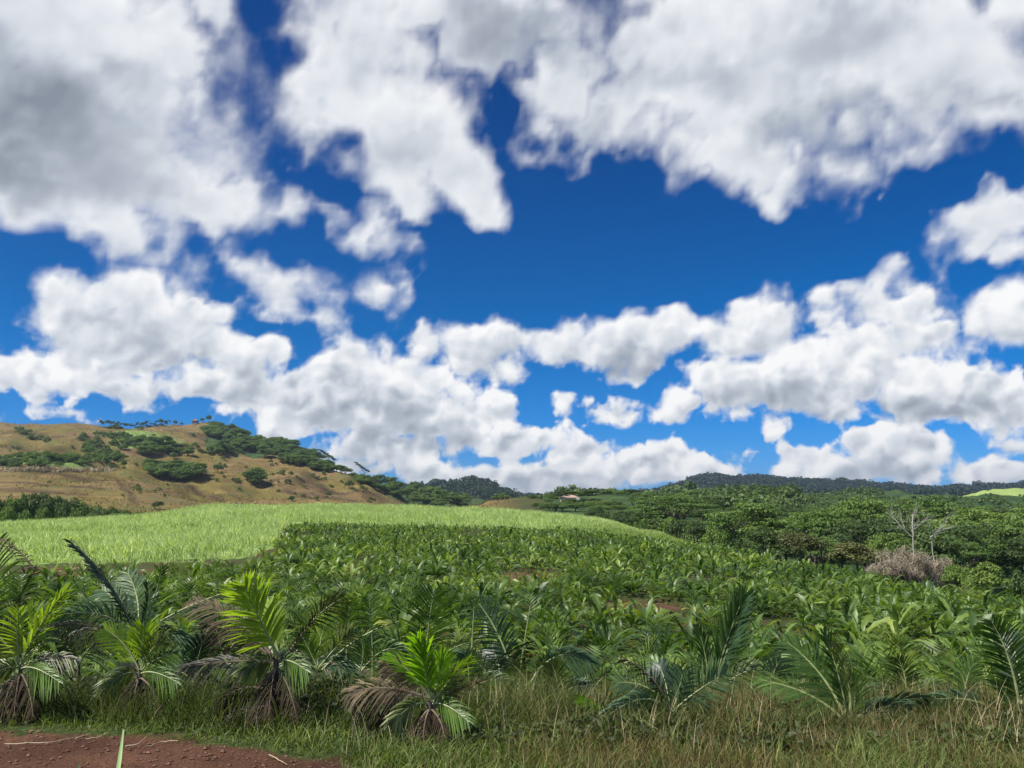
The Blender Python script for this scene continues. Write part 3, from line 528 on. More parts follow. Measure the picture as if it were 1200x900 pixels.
    palm(M, 9.3, (993, 874), 'glossy green palm with three upright leaves standing in reddish dry weeds', [
        ('deep', (992, 845), (972, 790), (922, 752), D(L=.40, n=36, alpha=(58, 25), roll=12, dy=.4)), ('deep', (993, 845), (985, 790), (966, 742), D(L=.34, n=32, alpha=(40, 18), roll=35)), ('olive', (996, 845), (1000, 795), (978, 756), D(L=.26, n=22, alpha=(20, 8))),
        ('green', (997, 846), (1006, 815), (998, 796), D(L=.28, n=20, alpha=(35, 15))), ('green', (990, 846), (958, 808), (888, 796), D(L=.30, n=32, roll=40, droop=.3, dy=.3)), ('blue', (998, 846), (1022, 822), (1064, 828), D(L=.28, n=26, roll=20, droop=.3)), ('blue', (1000, 848), (1015, 832), (1030, 838), D(L=.30, n=20, alpha=(25, 10))),
        ('pale', (999, 856), (1026, 846), (1050, 858), D(L=.20, n=22, droop=.25)), ('pale', (989, 856), (955, 838), (912, 852), D(L=.20, n=22, droop=.3)), ('dark', (1006, 846), (1042, 818), (1084, 818), D(L=.24, n=24, roll=40)), ('green', (996, 858), (1010, 858), (1020, 878), D(L=.2, n=16, droop=.5))], stem=(994, 848), r=.06)
    palm(M, 9.6, (1196, 862), 'dark palm at the right edge with a tall feather leaf showing its pale midrib', [
        ('deep', (1196, 842), (1190, 775), (1162, 728), D(L=.42, n=40, alpha=(62, 30), roll=10, width=.03)), ('blue', (1186, 846), (1145, 808), (1082, 822), D(L=.30, n=34, droop=.35)), ('deep', (1200, 842), (1215, 780), (1240, 735), D(L=.4, n=32)), ('green', (1190, 844), (1182, 810), (1162, 796), D(L=.24, n=18, alpha=(25, 12))),
        ('dark', (1198, 842), (1198, 780), (1182, 742), D(L=.34, dy=.6)), ('green', (1194, 846), (1168, 828), (1150, 842), D(L=.26, droop=.4))], stem=(1196, 846), r=.06)
    for (bx, by, Y, lab, fs) in (
        (702, 832, 12.6, 'low green palm with one long pale leaf lying toward the silvery-green palm', [('pale', (664, 812), (690, 790), (735, 792), D(L=.22, n=26, roll=50)), ('green', (690, 815), (705, 792), (716, 786), D(L=.3, droop=.4)), ('olive', (690, 815), (672, 800), (662, 815), D(L=.28, droop=.5))]),
        (900, 850, 12.2, 'dark low palm half sunk in weeds between the very tall leaf and the glossy palm', [('green', (900, 825), (915, 800), (945, 808), D(L=.36, droop=.5)), ('blue', (900, 825), (885, 798), (862, 812), D(L=.36, droop=.5)), ('dark', (900, 825), (902, 790), (915, 772), D(L=.36)), ('green', (900, 826), (930, 822), (950, 842), D(L=.3, droop=.5))]),
        (1062, 842, 12.6, 'low palm with drooping bluish leaves between the glossy palm and the edge palm', [('green', (1062, 822), (1080, 798), (1110, 805), D(L=.4, droop=.5)), ('blue', (1062, 822), (1042, 800), (1022, 812), D(L=.38, droop=.5)), ('olive', (1062, 822), (1064, 790), (1052, 772), D(L=.38)), ('blue', (1062, 824), (1095, 815), (1120, 838), D(L=.36, droop=.5))]),
        (262, 800, 12.8, 'shaded blue-green palm behind the dead fronds of the big lime-leaved palm', [('blue', (262, 780), (248, 748), (222, 752), D(L=.4, droop=.5)), ('dark', (262, 780), (272, 745), (295, 742), D(L=.4, droop=.4)), ('blue', (262, 780), (258, 742), (246, 722), D(L=.4)), ('dark', (262, 782), (240, 772), (215, 785), D(L=.36, droop=.5))]),
        (548, 838, 10.6, 'low green palm in the weeds just right of the vivid yellow-green palm', [('green', (548, 815), (566, 790), (592, 800), D(L=.32, droop=.5)), ('olive', (548, 815), (530, 792), (520, 812), D(L=.28, droop=.5)), ('blue', (548, 815), (552, 785), (545, 768), D(L=.32)), ('green', (548, 816), (570, 808), (585, 830), D(L=.28, droop=.5))]),
        (228, 822, 11.2, 'low green palm between the small lime palm and the big lime-leaved palm', [('green', (228, 802), (245, 775), (268, 785), D(L=.34, droop=.5)), ('blue', (228, 802), (212, 778), (195, 792), D(L=.34, droop=.5)), ('dark', (228, 802), (230, 768), (240, 748), D(L=.34)), ('green', (228, 803), (208, 798), (192, 818), D(L=.3, droop=.5))]),
        (655, 842, 10.9, 'low palm with arching green leaves in the straw coloured grass left of the silvery-green palm', [('green', (655, 822), (636, 800), (612, 815), D(L=.32, droop=.5)), ('blue', (655, 822), (668, 798), (690, 806), D(L=.3, droop=.5)), ('olive', (655, 822), (654, 792), (646, 778), D(L=.32)), ('green', (655, 823), (675, 818), (690, 840), D(L=.28, droop=.5))]),
        (1128, 852, 10.8, 'low green palm in the reddish weeds left of the edge palm', [('green', (1128, 832), (1148, 808), (1172, 820), D(L=.32, droop=.5)), ('olive', (1128, 832), (1112, 806), (1090, 814), D(L=.32, droop=.4)), ('deep', (1128, 832), (1130, 798), (1140, 778), D(L=.34)), ('green', (1128, 833), (1108, 826), (1095, 846), D(L=.28, droop=.5))]),
        (92, 802, 12.4, 'shaded dark palm low down behind the bleached drooping leaves', [('dark', (92, 780), (80, 748), (52, 742), D(L=.4, droop=.4)), ('blue', (92, 780), (105, 748), (128, 752), D(L=.4, droop=.5)), ('dark', (92, 780), (90, 742), (76, 722), D(L=.4)), ('dark', (92, 782), (62, 770), (40, 785), D(L=.36, droop=.5))])):
        palm(M, Y, (bx, by), lab, fs, stem=(bx, by-22), r=.035)
# ---------------------------------------------------------------- the crop: broad-leaved young palms
def broad_leaves(rng, n, ln, wd, nseg, z0=.05):
    """n arching leaves round one foot; each a folded blade with a toothed edge on a short stalk."""
    az = np.arange(n)*2.4+rng.random()*6+rng.normal(size=n)*.3; inner = np.arange(n)/n; el = np.radians(30+46*inner+rng.normal(size=n)*10); L = ln*(.75+.35*rng.random(n))*(1-.15*inner)
    t = np.linspace(0, 1, nseg+1)[None, :]; h = np.stack((np.cos(az), np.sin(az), 0*az), 1); sd = np.stack((-np.sin(az), np.cos(az), 0*az), 1)
    bend = (.40+.55*rng.random(n))*(1.1-.45*inner); e = el[:, None]-bend[:, None]*2.2*t**1.3; ds = L[:, None]/nseg
    r = np.cumsum(np.cos(e)*ds, 1)-np.cos(e)*ds; z = np.cumsum(np.sin(e)*ds, 1)-np.sin(e)*ds+z0+.22*inner[:, None]*ln
    C = h[:, None, :]*r[..., None]+np.array((0, 0, 1.))*z[..., None]
    w = wd*(.06+np.sin(np.pi*np.clip((t-.12)/.9, 0, 1))**.75)*(1+.22*np.where(np.arange(nseg+1) % 2, 1, -1)*(t > .25))*(.85+.3*rng.random((n, 1)))
    w[:, -1] = wd*.03; tw = rng.normal(size=(n, 1, 1))*.35
    N = np.stack((-np.sin(e)[..., None]*h[:, None, :]), 0)+np.cos(e)[..., None]*np.array((0, 0, 1.)); S = sd[:, None, :]*np.cos(tw)+N*np.sin(tw)
    fold = N*.28*w[..., None]
    V = np.stack((C+S*w[..., None]*.5+fold*.5, C, C-S*w[..., None]*.5+fold*.5), 2)        # n, seg+1, 3, xyz
    b = (np.arange(n)[:, None]*(nseg+1)+np.arange(nseg)[None, :]).reshape(-1, 1)*3
    Q = np.concatenate((b+np.array((0, 1, 4, 3)), b+np.array((1, 2, 5, 4)))); return V.reshape(-1, 3), Q
def feather_plant(rng, n, ln, m=11):
    """A young palm with n arching feather leaves, their leaflets still broad."""
    parts = []
    for i in range(n):
        az = i*2.4+rng.random()*.8; inner = i/n; e0 = math.radians(35+48*inner+rng.normal()*7); L = ln*rng.uniform(.8, 1.15)*(1-.1*inner); bend = rng.uniform(.35, .8)*(1.1-.5*inner)
        t = np.linspace(0, 1, 8); e = e0-bend*2.*t**1.3; h = np.array((math.cos(az), math.sin(az), 0)); ds = L/7; r = np.concatenate(([0], np.cumsum(np.cos(e[:-1])*ds))); z = np.concatenate(([0], np.cumsum(np.sin(e[:-1])*ds)))+.05+.2*inner*ln
        C = h*r[:, None]+np.array((0, 0, 1.))*z[:, None]; parts.append(tube(C, np.linspace(.012, .004, 8), 3))
        u = np.repeat(np.linspace(.24, .98, m), 2)+rng.normal(size=2*m)*.01; sg = np.tile((1., -1.), m)[:, None]; P = np.stack([np.interp(u, t, C[:, k]) for k in range(3)], 1); ee = np.interp(u, t, e)
        T = h*np.cos(ee)[:, None]+np.array((0, 0, 1.))*np.sin(ee)[:, None]; S = np.array((-math.sin(az), math.cos(az), 0)); N = np.cross(S, T)*-1
        al = np.radians(58-25*u+rng.normal(size=2*m)*6)[:, None]; ll = (ln*.40*np.sin(np.pi*np.clip(.12+.85*u, 0, 1))**.7)[:, None]*(.85+.3*rng.random((2*m, 1)))
        D = unit(T*np.cos(al)+S*sg*np.sin(al)+N*.25-np.array((0, 0, .18))); W = unit(np.cross(D, N))*.75+N*.35
        parts.append(rhombs(P+D*ll*.5, D*ll*.5, W*.022*(.8+.4*rng.random((2*m, 1)))*ln**.5))
    return join(parts)
def scatter(proto, P, rot, sc, pick):
    """Copies of prototype point sets at many places, as one set of arrays."""
    Vs, Qs, off = [], [], 0
    for k, (V, Q) in enumerate(proto):
        s = np.nonzero(pick == k)[0]
        if not len(s): continue
        c, n = np.cos(rot[s])[:, None], np.sin(rot[s])[:, None]; x = V[None, :, 0]*c-V[None, :, 1]*n; y = V[None, :, 0]*n+V[None, :, 1]*c
        W = np.stack((x, y, np.broadcast_to(V[None, :, 2], x.shape)), -1)*sc[s][:, None, None]+P[s][:, None, :]
        Vs.append(W.reshape(-1, 3)); Qs.append((Q[None]+(np.arange(len(s))*len(V))[:, None, None]).reshape(-1, 4)+off); off += W.shape[0]*W.shape[1]
    return np.concatenate(Vs), np.concatenate(Qs)
def crop(M):
    rng = np.random.default_rng(5)
    ii, jj = np.meshgrid(np.arange(-160, 185), np.arange(0, 130)); th = .35
    u, v = ii.ravel()*1.08, jj.ravel()*1.26; X = u*math.cos(th)-v*math.sin(th); Y = 6+u*math.sin(th)+v*math.cos(th)
    X = X+rng.normal(size=X.shape)*.26; Y = Y+rng.normal(size=Y.shape)*.26; px = pxof(X, np.maximum(Y, 1))
    ok = (Y > 14.2) & (px > -70) & (px < 1270) & (Y < np.interp(px, YF_X, YF_Y)+rng.exponential(2.6, X.shape)*(px < 315)) & (rng.random(X.shape) < .93)
    for (a, b, ra, rb) in ((745, 38, 62, 3.6), (835, 33, 44, 2.8), (1080, 26.5, 38, 2.), (620, 52, 45, 2.8), (930, 45, 30, 2.2), (315, 74, 13, 4)): ok &= ((px-a)/ra)**2+((Y-b)/rb)**2 > 1
    ok &= vnoise(X/5+70, Y/5+70, 8, 4) > .36
    X, Y = X[ok], Y[ok]; px0 = pxof(X, Y); P = np.stack((X, Y, height(X, Y)-.02), 1); rot = rng.random(len(X))*6.28; sc = rng.uniform(.62, 1.3, len(X))*(.72+.5*vnoise(X/6+20, Y/6+20, 77, 3))*(1+.08*sstep(px0, 700, 1100)*(1-sstep(Y, 35, 70)))*(1-.12*sstep(Y, 60, 120))
    near = [feather_plant(np.random.default_rng(150+i), 10+i % 3, .95+.06*(i % 4)) for i in range(3)]+[broad_leaves(np.random.default_rng(100+i), 12+i % 4, .95+.08*(i % 3), .115+.015*(i % 4), 9) for i in range(9)]
    far = [broad_leaves(np.random.default_rng(200+i), 9, .98, .18, 4) for i in range(6)]
    pxv = pxof(X, Y); order = np.argsort(Y); inview = order[(pxv[order] > -15) & (pxv[order] < 1215)][:300]; m_in = np.zeros(len(X), bool); m_in[inview] = True
    print('crop plants', len(X))
    for nm, pr in (('crop_palm', near),):
        ms = [new_mesh(nm, *p) for p in pr]
        for m in ms: m.materials.append(M['crop'])
    for i in inview:
        o = link(bpy.data.objects.new('crop_palm', ms[rng.integers(3) if Y[i] < 18.5 else rng.integers(len(ms))])); o.location = P[i]; o.rotation_euler = (0, 0, rot[i]); o.scale = (sc[i],)*3
        tag(o, 'glossy broad-leaved young palm in the near rows of the crop behind the verge', 'crop palm', 'young palms in the near crop rows')
    rest = ~m_in; mid = rest & (Y < 48); back = rest & ~mid
    parts = [scatter(pr, P[s], rot[s], sc[s], rng.integers(len(pr), size=s.sum())) for pr, s in ((near, mid), (far, back))]
    tag(mesh_obj('palm_crop', new_mesh('palm_crop', *join(parts)), M['crop']), 'mass of small glossy green palms filling the crop field back to the cane', 'palm crop', kind='stuff')
    # weeds that cover the soil between them
    n = 42000; Y = 13.+(80-13)*rng.random(n)**1.5; px = rng.uniform(-40, 1240, n); X = (px-600)/1011*Y
    k = (Y < np.interp(px, YF_X, YF_Y)) & (vnoise(X/3.1+30, Y/3.1+30, 9, 3) > .42)
    for (a, b, ra, rb) in ((745, 38, 55, 3.2), (835, 33, 40, 2.4), (1080, 26.5, 32, 1.7), (620, 52, 40, 2.5), (930, 45, 26, 2.)): k &= ((px-a)/ra)**2+((Y-b)/rb)**2 > 1
    X, Y = X[k], Y[k]; n = len(X); C = np.stack((X, Y, height(X, Y)+.03+.30*rng.random(n)**1.6), 1); nr = unit(rng.normal(size=(n, 3))*.6+np.array((0, 0, 1.))); t = unit(np.cross(nr, rng.normal(size=(n, 3)))); b = np.cross(nr, t); s = (.10+.16*rng.random(n))[:, None]
    tag(mesh_obj('ground_cover', new_mesh('ground_cover', *rhombs(C, t*s*.6, b*s*.34), smooth=False), M['weed']), 'low yellowish green weeds covering the soil between the crop palms', 'weeds', kind='stuff')
# ---------------------------------------------------------------- blades: cane and grass
def blades(rng, P, h, w, lean, nseg=2, az=None):
    n = len(P); az = rng.random(n)*6.28 if az is None else az; d = np.stack((np.cos(az), np.sin(az), 0*az), 1); s = np.stack((-np.sin(az), np.cos(az), 0*az), 1); tw = rng.random(n)*6.28; s = unit(s*np.cos(tw)[:, None]+d*np.sin(tw)[:, None])
    rows = []
    for t in np.linspace(0, 1, nseg+1):
        c = P+d*(h*lean*t**1.7)[:, None]+np.array((0, 0, 1.))*(h*(t-.45*np.minimum(lean, 1.2)*t**2.4))[:, None]; ww = (w*(.25+1.1*t if t < .4 else 1.05*(1-t)+.05))[:, None]
        rows += [c+s*ww*.5, c-s*ww*.5]
    V = np.stack(rows, 1); b = np.arange(n)[:, None]*(2*nseg+2)
    return V.reshape(-1, 3), np.concatenate([b+np.array((2*k, 2*k+1, 2*k+3, 2*k+2)) for k in range(nseg)])
def stuff(name, arr, mat, label, cat): return tag(mesh_obj(name, new_mesh(name, *arr, smooth=False), mat), label, cat, kind='stuff')
def cane(M):
    rng = np.random.default_rng(6); n = 52000; Y = np.sqrt(rng.uniform(60**2, 196**2, n)); px = rng.uniform(-80, 860, n); X = (px-600)/1011*Y
    yn = np.interp(px, YN_X, YN_Y)-rng.exponential(1.6, n)+(vnoise(X/4+5, Y/4+5, 41, 4)-.5)*9*sstep(Y, 55, 120)+(vnoise(X/2.2+5, Y/2.2+5, 45, 3)-.5)*5; k = (Y > yn) & (rng.random(n) < .75); k &= px < 720+150*rng.random(n)
    # furrow lines through the cane
    X, Y, px = X[k], Y[k], px[k]; g = vnoise(X/7+11, Y/7+11, 44, 4); k = g > .40; X, Y, px, g = X[k], Y[k], px[k], g[k]
    n = len(X); h0 = (.75+1.3*(g-.1))*(1-.45*sstep(px, 640, 760))*(.55+.45*sstep(Y, np.interp(px, YN_X, YN_Y), np.interp(px, YN_X, YN_Y)+7)); print('cane tufts', n)
    m = 7; P = np.repeat(np.stack((X, Y, height(X, Y)-.05), 1), m, 0)+np.concatenate((rng.normal(size=(n*m, 2))*.16, np.zeros((n*m, 1))), 1); h = np.repeat(h0, m)*rng.uniform(.6, 1.2, n*m)
    wind = np.where(rng.random(n*m) < .45, rng.normal(size=n*m)*.5+2.9, rng.random(n*m)*6.28)
    stuff('sugar_cane', blades(rng, P, h, .07+.08*rng.random(n*m), .2+.5*rng.random(n*m), 2, wind), M['cane'], 'pale green young sugar cane covering the rising field below the hill', 'sugar cane')
    n = 26000; Y = np.sqrt(rng.uniform(95**2, 215**2, n)); px = rng.uniform(640, 930, n); X = (px-600)/1011*Y; k = (Y > np.interp(px, YF_X, YF_Y)+2) & (px < 905); X, Y = X[k], Y[k]; P = np.stack((X, Y, height(X, Y)-.04), 1); n = len(P)
    stuff('meadow_grass', blades(rng, P, .25+.5*rng.random(n), .09+.06*rng.random(n), .3+.4*rng.random(n)), M['meadow'], 'short yellowish grass between the end of the cane and the trees', 'grass')
def verge(M):
    rng = np.random.default_rng(7)
    edge = edge_of_soil
    def field(n, y0, y1, gap=.0, sc=1.2, lo=.36):
        Y = y0+(y1-y0)*rng.random(n); X = (rng.random(n)*2-1)*.70*Y; k = (Y > edge(X)+gap) & (vnoise(X/sc+50, Y/sc+50, int(y1*10), 3) > lo); X, Y = X[k], Y[k]; return np.stack((X, Y, height(X, Y)-.03), 1)
    dryness = lambda P: np.clip(.5+(P[:, 0]-.3)*.20+(vnoise(P[:, 0]/1.3+9, P[:, 1]/1.3+9, 51, 3)-.5)*1.6, 0, 1)
    # short fresh grass along the edge of the soil
    P = field(90000, 6.9, 10.8, .0, .7, .32); d = dryness(P); P = P[rng.random(len(P)) > d*.78]; n = len(P); e = np.clip((P[:, 1]-edge(P[:, 0]))/.9, .15, 1)
    h = (.10+.24*rng.random(n)**1.4)*e*(1+.7*(vnoise(P[:, 0]/.5+3, P[:, 1]/.5+3, 52, 2)-.4)); stuff('grass', blades(rng, P, h, .010+.010*rng.random(n), .25+.7*rng.random(n)), M['grass'], 'fresh green grass tufts along the edge of the red track', 'grass')
    # taller dry grass and weeds
    P = field(80000, 6.9, 11.4, .35, .8, .28); d = dryness(P); P = P[rng.random(len(P)) < d*.95]; n = len(P)
    h = (.11+.30*rng.random(n)**1.7)*(.85+.12*np.clip(P[:, 1]-8.4, 0, 1.5))*(.7+.6*vnoise(P[:, 0]/.6+5, P[:, 1]/.6+5, 58, 2)); stuff('dry_grass', blades(rng, P, h, .007+.007*rng.random(n), .15+.65*rng.random(n), 3), M['drygrass'], 'brown seeding dry grass and weeds round the feet of the roadside palms', 'dry grass')
    # leafy dark undergrowth behind it
    C = field(64000, 8.2, 13.0, 1.0, .9, .40); n = len(C); top = .04+.30*vnoise(C[:, 0]/.9+3, C[:, 1]/.9+3, 57, 3)+.22*(1-sstep(C[:, 0], -1.2, .4))*sstep(C[:, 1], 8.6, 9.6); C[:, 2] += top*rng.random(n)**.8
    nr = unit(rng.normal(size=(n, 3))+np.array((0, -.2, .7))); t = unit(np.cross(nr, rng.normal(size=(n, 3)))); b = np.cross(nr, t); s = (.022+.034*rng.random(n))[:, None]
    stuff('undergrowth', rhombs(C, t*s, b*s*.42), M['under'], 'dark leafy undergrowth between the roadside palms', 'undergrowth')
    # rank grass between the left-hand palms
    P = field(42000, 8.8, 12.2, .5, .8, .30); P = P[(P[:, 0] < .6) | (rng.random(len(P)) < .22)]; n = len(P)
    stuff('rank_grass', blades(rng, P, (.20+.42*rng.random(n)**1.3), .010+.008*rng.random(n), .2+.6*rng.random(n), 3), M['rank'], 'tall rank dull green grass between the feet of the roadside palms', 'grass')
    # thin stalks with seed heads standing above the rest
    P = field(1300, 8.0, 11.2, .5, 1., .40); P = P[(P[:, 0] > -1.5) | (rng.random(len(P)) < .3)]; n = len(P); h = .30+.32*rng.random(n)
    stuff('seed_stalks', blades(rng, P, h, np.full(n, .008), .1+.35*rng.random(n), 3), M['straw'], 'straw coloured seed stalks above the dry grass', 'grass stalks')
def box(x0, x1, y0, y1, z0, z1):
    V = np.array([(x, y, z) for z in (z0, z1) for x, y in ((x0, y0), (x1, y0), (x1, y1), (x0, y1))], float)
    return V, np.array([(3, 2, 1, 0), (4, 5, 6, 7), (0, 1, 5, 4), (1, 2, 6, 5), (2, 3, 7, 6), (3, 0, 4, 7)])
def hip(x0, x1, y0, y1, z0, z1, cut):
    """A hipped roof with thickness under its eaves; cut is how far the ridge is drawn in."""
    ym = (y0+y1)/2; V = np.array([(x0, y0, z0), (x1, y0, z0), (x1, y1, z0), (x0, y1, z0), (x0, y0, z0+.2), (x1, y0, z0+.2), (x1, y1, z0+.2), (x0, y1, z0+.2), (x0+cut, ym-.02, z1), (x1-cut, ym-.02, z1), (x1-cut, ym+.02, z1), (x0+cut, ym+.02, z1)], float)
    return V, np.array([(3, 2, 1, 0), (0, 1, 5, 4), (1, 2, 6, 5), (2, 3, 7, 6), (3, 0, 4, 7), (4, 5, 9, 8), (5, 6, 10, 9), (6, 7, 11, 10), (7, 4, 8, 11), (8, 9, 10, 11)])
def house(M, name, P, w, d, hgt, roof_h, cut, label, wall, roof, wins, eave=.6, stilts=0., rot=0.):
    r = link(bpy.data.objects.new(name, None)); r.location = tuple(P); r.rotation_euler = (0, 0, rot); tag(r, label, 'house')
    def part(n, arrs, mat, parent=r): return mesh_obj(n, new_mesh(n, *join(arrs), smooth=False), mat, parent)
    z = stilts
    part('wall', [box(-w/2, w/2, -d/2, d/2, z-(.0 if stilts else 1.5), z+hgt)], M[wall]); part('roof', [hip(-w/2-eave, w/2+eave, -d/2-eave, d/2+eave, z+hgt+.004, z+hgt+roof_h, cut)], M[roof])
    if stilts:
        for sx in (-1, 1):
            for sy in (-1, 1): part('post', [box(sx*w*.44-.15, sx*w*.44+.15, sy*d*.44-.15, sy*d*.44+.15, -1, z-.004)], M['timber'])
    for (x, zz, ww, hh) in wins:
        f = part('window', [box(x-ww/2-.1, x+ww/2+.1, -d/2-.06, -d/2+.02, z+zz-.1, z+zz+hh+.1)], M['white']); part('pane', [box(x-ww/2, x+ww/2, -d/2-.09, -d/2-.061, z+zz, z+zz+hh)], M['glass'], f)
def ground_at(px, Y):
    X = (px-600)/1011*Y; return np.array((X, Y, float(height(X, Y))))
def tree(kind, name, px, top, Y, wpx, base_w, label, cat='tree', group=None, sink=0., rot=None, var=None, hmin=1.2):
    P = ground_at(px, Y); zt = at(px, top, Y)[2]; h = max(zt-P[2]+sink, hmin); P[2] -= sink; return plant_tree(kind, name, P, h, wpx/1000*Y/base_w, label, cat, group, rot, var)
def scrub(kind, name, cx, cy, rx, ry, n, hpx, label, group, base_w=1.4, cat='bush', y0=240., y1=1400., ratio=1.25, tilt=0.):
    k = 0
    for _ in range(n*4):
        if k >= n: break
        a, r = RT.random()*6.283, math.sqrt(RT.random()); dx = rx*r*math.cos(a); px, py = cx+dx, cy+ry*r*math.sin(a)+dx*tilt; P = hit(px, py, y0, y1)
        if P is None: continue
        h = hpx*RT.uniform(.65, 1.3)/1000*P[1]; plant_tree(kind, name, P-np.array((0, 0, h*.08)), h, h*ratio*RT.uniform(.8, 1.3)/base_w*1.1, label, cat, group); k += 1
def countryside(M):
    leaf, dark, lite, olive, bark, pale = M['tree_mid'], M['tree_dark'], M['tree_lite'], M['tree_olive'], M['bark'], M['palebark']
    um = Kind(umbrella_tree, (1, 2, 3, 4), leaf, bark, n=7000); umL = Kind(umbrella_tree, (5, 6, 7), lite, bark, n=7000); umD = Kind(umbrella_tree, (8, 9), dark, bark, n=6500)
    rd = Kind(round_tree, (11, 12, 13), leaf, bark, n=4600); rdD = Kind(round_tree, (14, 15, 16), dark, bark, n=4600); rdL = Kind(round_tree, (17, 18), lite, bark, n=4400); rdO = Kind(round_tree, (19, 20), olive, bark, n=4400)
    bu = Kind(bush, (21, 22, 23), leaf, bark, n=1500); buD = Kind(bush, (24, 25), dark, bark, n=1500); buL = Kind(bush, (26, 27), lite, bark, n=1500)
    sl = Kind(slim_tree, (31, 32, 33), dark, bark); ln = Kind(leaning_tree, (41, 42), dark, bark)
    T = tree
    # --- the wooded valley on the right: trees that stand out
    T(rdD, 'bushy_tree', 893, 612, 98, 46, 1., 'very dark round tree right at the far edge of the crop where the meadow ends')
    T(um, 'spreading_tree', 790, 578, 215, 105, 1.5, 'flat-topped dark green tree just beyond the end of the cane')
    T(um, 'spreading_tree', 880, 588, 150, 120, 1.5, 'broad layered tree over the dark round one at the crop edge')
    T(umL, 'spreading_tree', 955, 594, 135, 100, 1.5, 'sunlit layered tree sloping down to the right of the dark round one')
    T(umL, 'spreading_tree', 1015, 580, 170, 105, 1.5, 'tall yellowish-green flat-topped tree, highest of the valley')
    T(um, 'spreading_tree', 1085, 583, 165, 120, 1.5, 'wide layered tree behind the bare white tree')
    T(umL, 'spreading_tree', 1150, 594, 150, 125, 1.5, 'wide yellowish-green layered tree right of the bare white tree')
    T(um, 'spreading_tree', 1215, 599, 135, 110, 1.5, 'layered tree cut by the right edge below the distant pale field')
    T(umD, 'spreading_tree', 1120, 610, 118, 95, 1.5, 'dark shaded tree between the bare white tree and the right edge')
    T(umD, 'spreading_tree', 1010, 606, 125, 100, 1.5, 'dark shaded tree behind the olive bush and the brown thicket')
    T(rdO, 'bushy_tree', 935, 618, 92, 62, 1., 'olive brown bush between the crop and the valley trees, leftmost of two', 'bush')
    T(rdO, 'bushy_tree', 1000, 628, 80, 72, 1., 'olive brown bush beside the bare twiggy thicket', 'bush')
    T(rdL, 'bushy_tree', 1030, 617, 90, 34, 1., 'small bright yellow-green tree top above the olive bush')
    T(rdL, 'bushy_tree', 1150, 652, 58, 62, 1., 'bright green low tree at the crop edge right of the brown thicket')
    T(buD, 'bushy_tree', 1192, 660, 52, 44, 1.4, 'dark low bush at the crop edge near the right border', 'bush')
    T(rdL, 'bushy_tree', 1115, 655, 60, 40, 1., 'bright green shrub touching the brown thicket on its right', 'bush')
    g = 'trees in the wooded valley'; lab = 'dense green tree among the crowded trees of the wooded valley beyond the crop'
    for Y, x0, x1, n, top0, top1, ks, wp in ((118, 905, 1260, 11, 618, 632, (um, umD, umL, rdD), 70), (150, 880, 1280, 13, 604, 613, (um, umL, umD, umD), 84), (185, 840, 1290, 15, 595, 603, (um, umL, umD), 84), (230, 740, 1290, 20, 590, 597, (um, umD, umL), 70), (290, 640, 1290, 24, 589, 594, (rd, rdD, um, umL), 46)):
        for i in range(n):
            px = x0+(x1-x0)*(i+RT.random())/n; k = RT.choice(ks)
            if Y < 200 and px < 900: continue
            T(k, 'valley_tree', px, RT.uniform(top0, top1), Y*RT.uniform(.92, 1.08), wp*RT.uniform(.8, 1.25), 1.5 if k in (um, umL, umD) else 1., lab, 'tree', g)
    g = 'trees on the rise with the houses'; lab = 'green tree on the low rise round the houses beyond the cane'
    for i in range(52):
        px = 622+215*(i+RT.random())/52; k = RT.choice((rd, rdD, bu, bu, rd)); far_ = RT.random() < .6
        top = float(np.interp(px, [620, 640, 660, 700, 740, 840], [588, 583, 585, 583, 576, 574]))+RT.uniform(0, 6)
        if 652 < px < 712 and far_: top = max(top, 586.5)
        T(k, 'rise_tree', px, top, RT.uniform(405, 440) if far_ else RT.uniform(300, 360), RT.uniform(14, 30), 1.5 if k is um else (1.4 if k is bu else 1.), lab, 'tree', g, hmin=3)
    for px, tp in ((672, 583), (678, 584), (683, 582), (688, 583), (694, 582), (701, 583), (661, 584), (667, 584)): T(RT.choice((rd, rdD)), 'rise_tree', px, tp, 365, 11, 1., lab, 'tree', g, hmin=3)
    T(sl, 'slim_tree', 656, 574, 395, 8, .7, 'slim dark open tree left of the house on the rise'); T(sl, 'slim_tree', 662, 575, 398, 8, .7, 'slim open tree touching the left wall of the house on the rise')
    T(rd, 'bushy_tree', 642, 582, 390, 13, 1., 'small dark round tree standing alone left of the house'); T(rdD, 'bushy_tree', 686, 572, 430, 16, 1., 'tall dark tree right behind the house on the rise'); T(rd, 'bushy_tree', 715, 574, 425, 14, 1., 'tree with a feathery top between the house and the flat-topped trees')
    T(Kind(round_tree, (52,), M['tree_pale'], pale, n=1600), 'bushy_tree', 762, 584, 330, 26, 1., 'pale grey-green thin tree on the slope right of the house')
    g = 'trees on the far wooded slope'; lab = 'dark tree on the slope between the wooded valley and the distant hills'
    for i in range(54):
        px = 790+480*(i+RT.random())/54; Y = RT.uniform(380, 620); k = RT.choice((rd, rdD, um, rdL, bu)); P = ground_at(px, Y); P[2] -= .5
        if (850 < px < 885 and Y > 480) or px > 1040 and Y > 430: continue
        h = max(2.5, min(RT.uniform(6, 11), EYE+Y*float(slope(np.interp(px, [790, 850, 930, 1270], [572, 571, 580, 586])))-P[2])); plant_tree(k, 'slope_tree', P, h, h*RT.uniform(.9, 1.4)/(1.5 if k is um else 1.1), lab, 'tree', g)
    g = 'bushes below the flat-topped trees'; lab = 'low green bush closing the gap between the meadow and the valley trees'
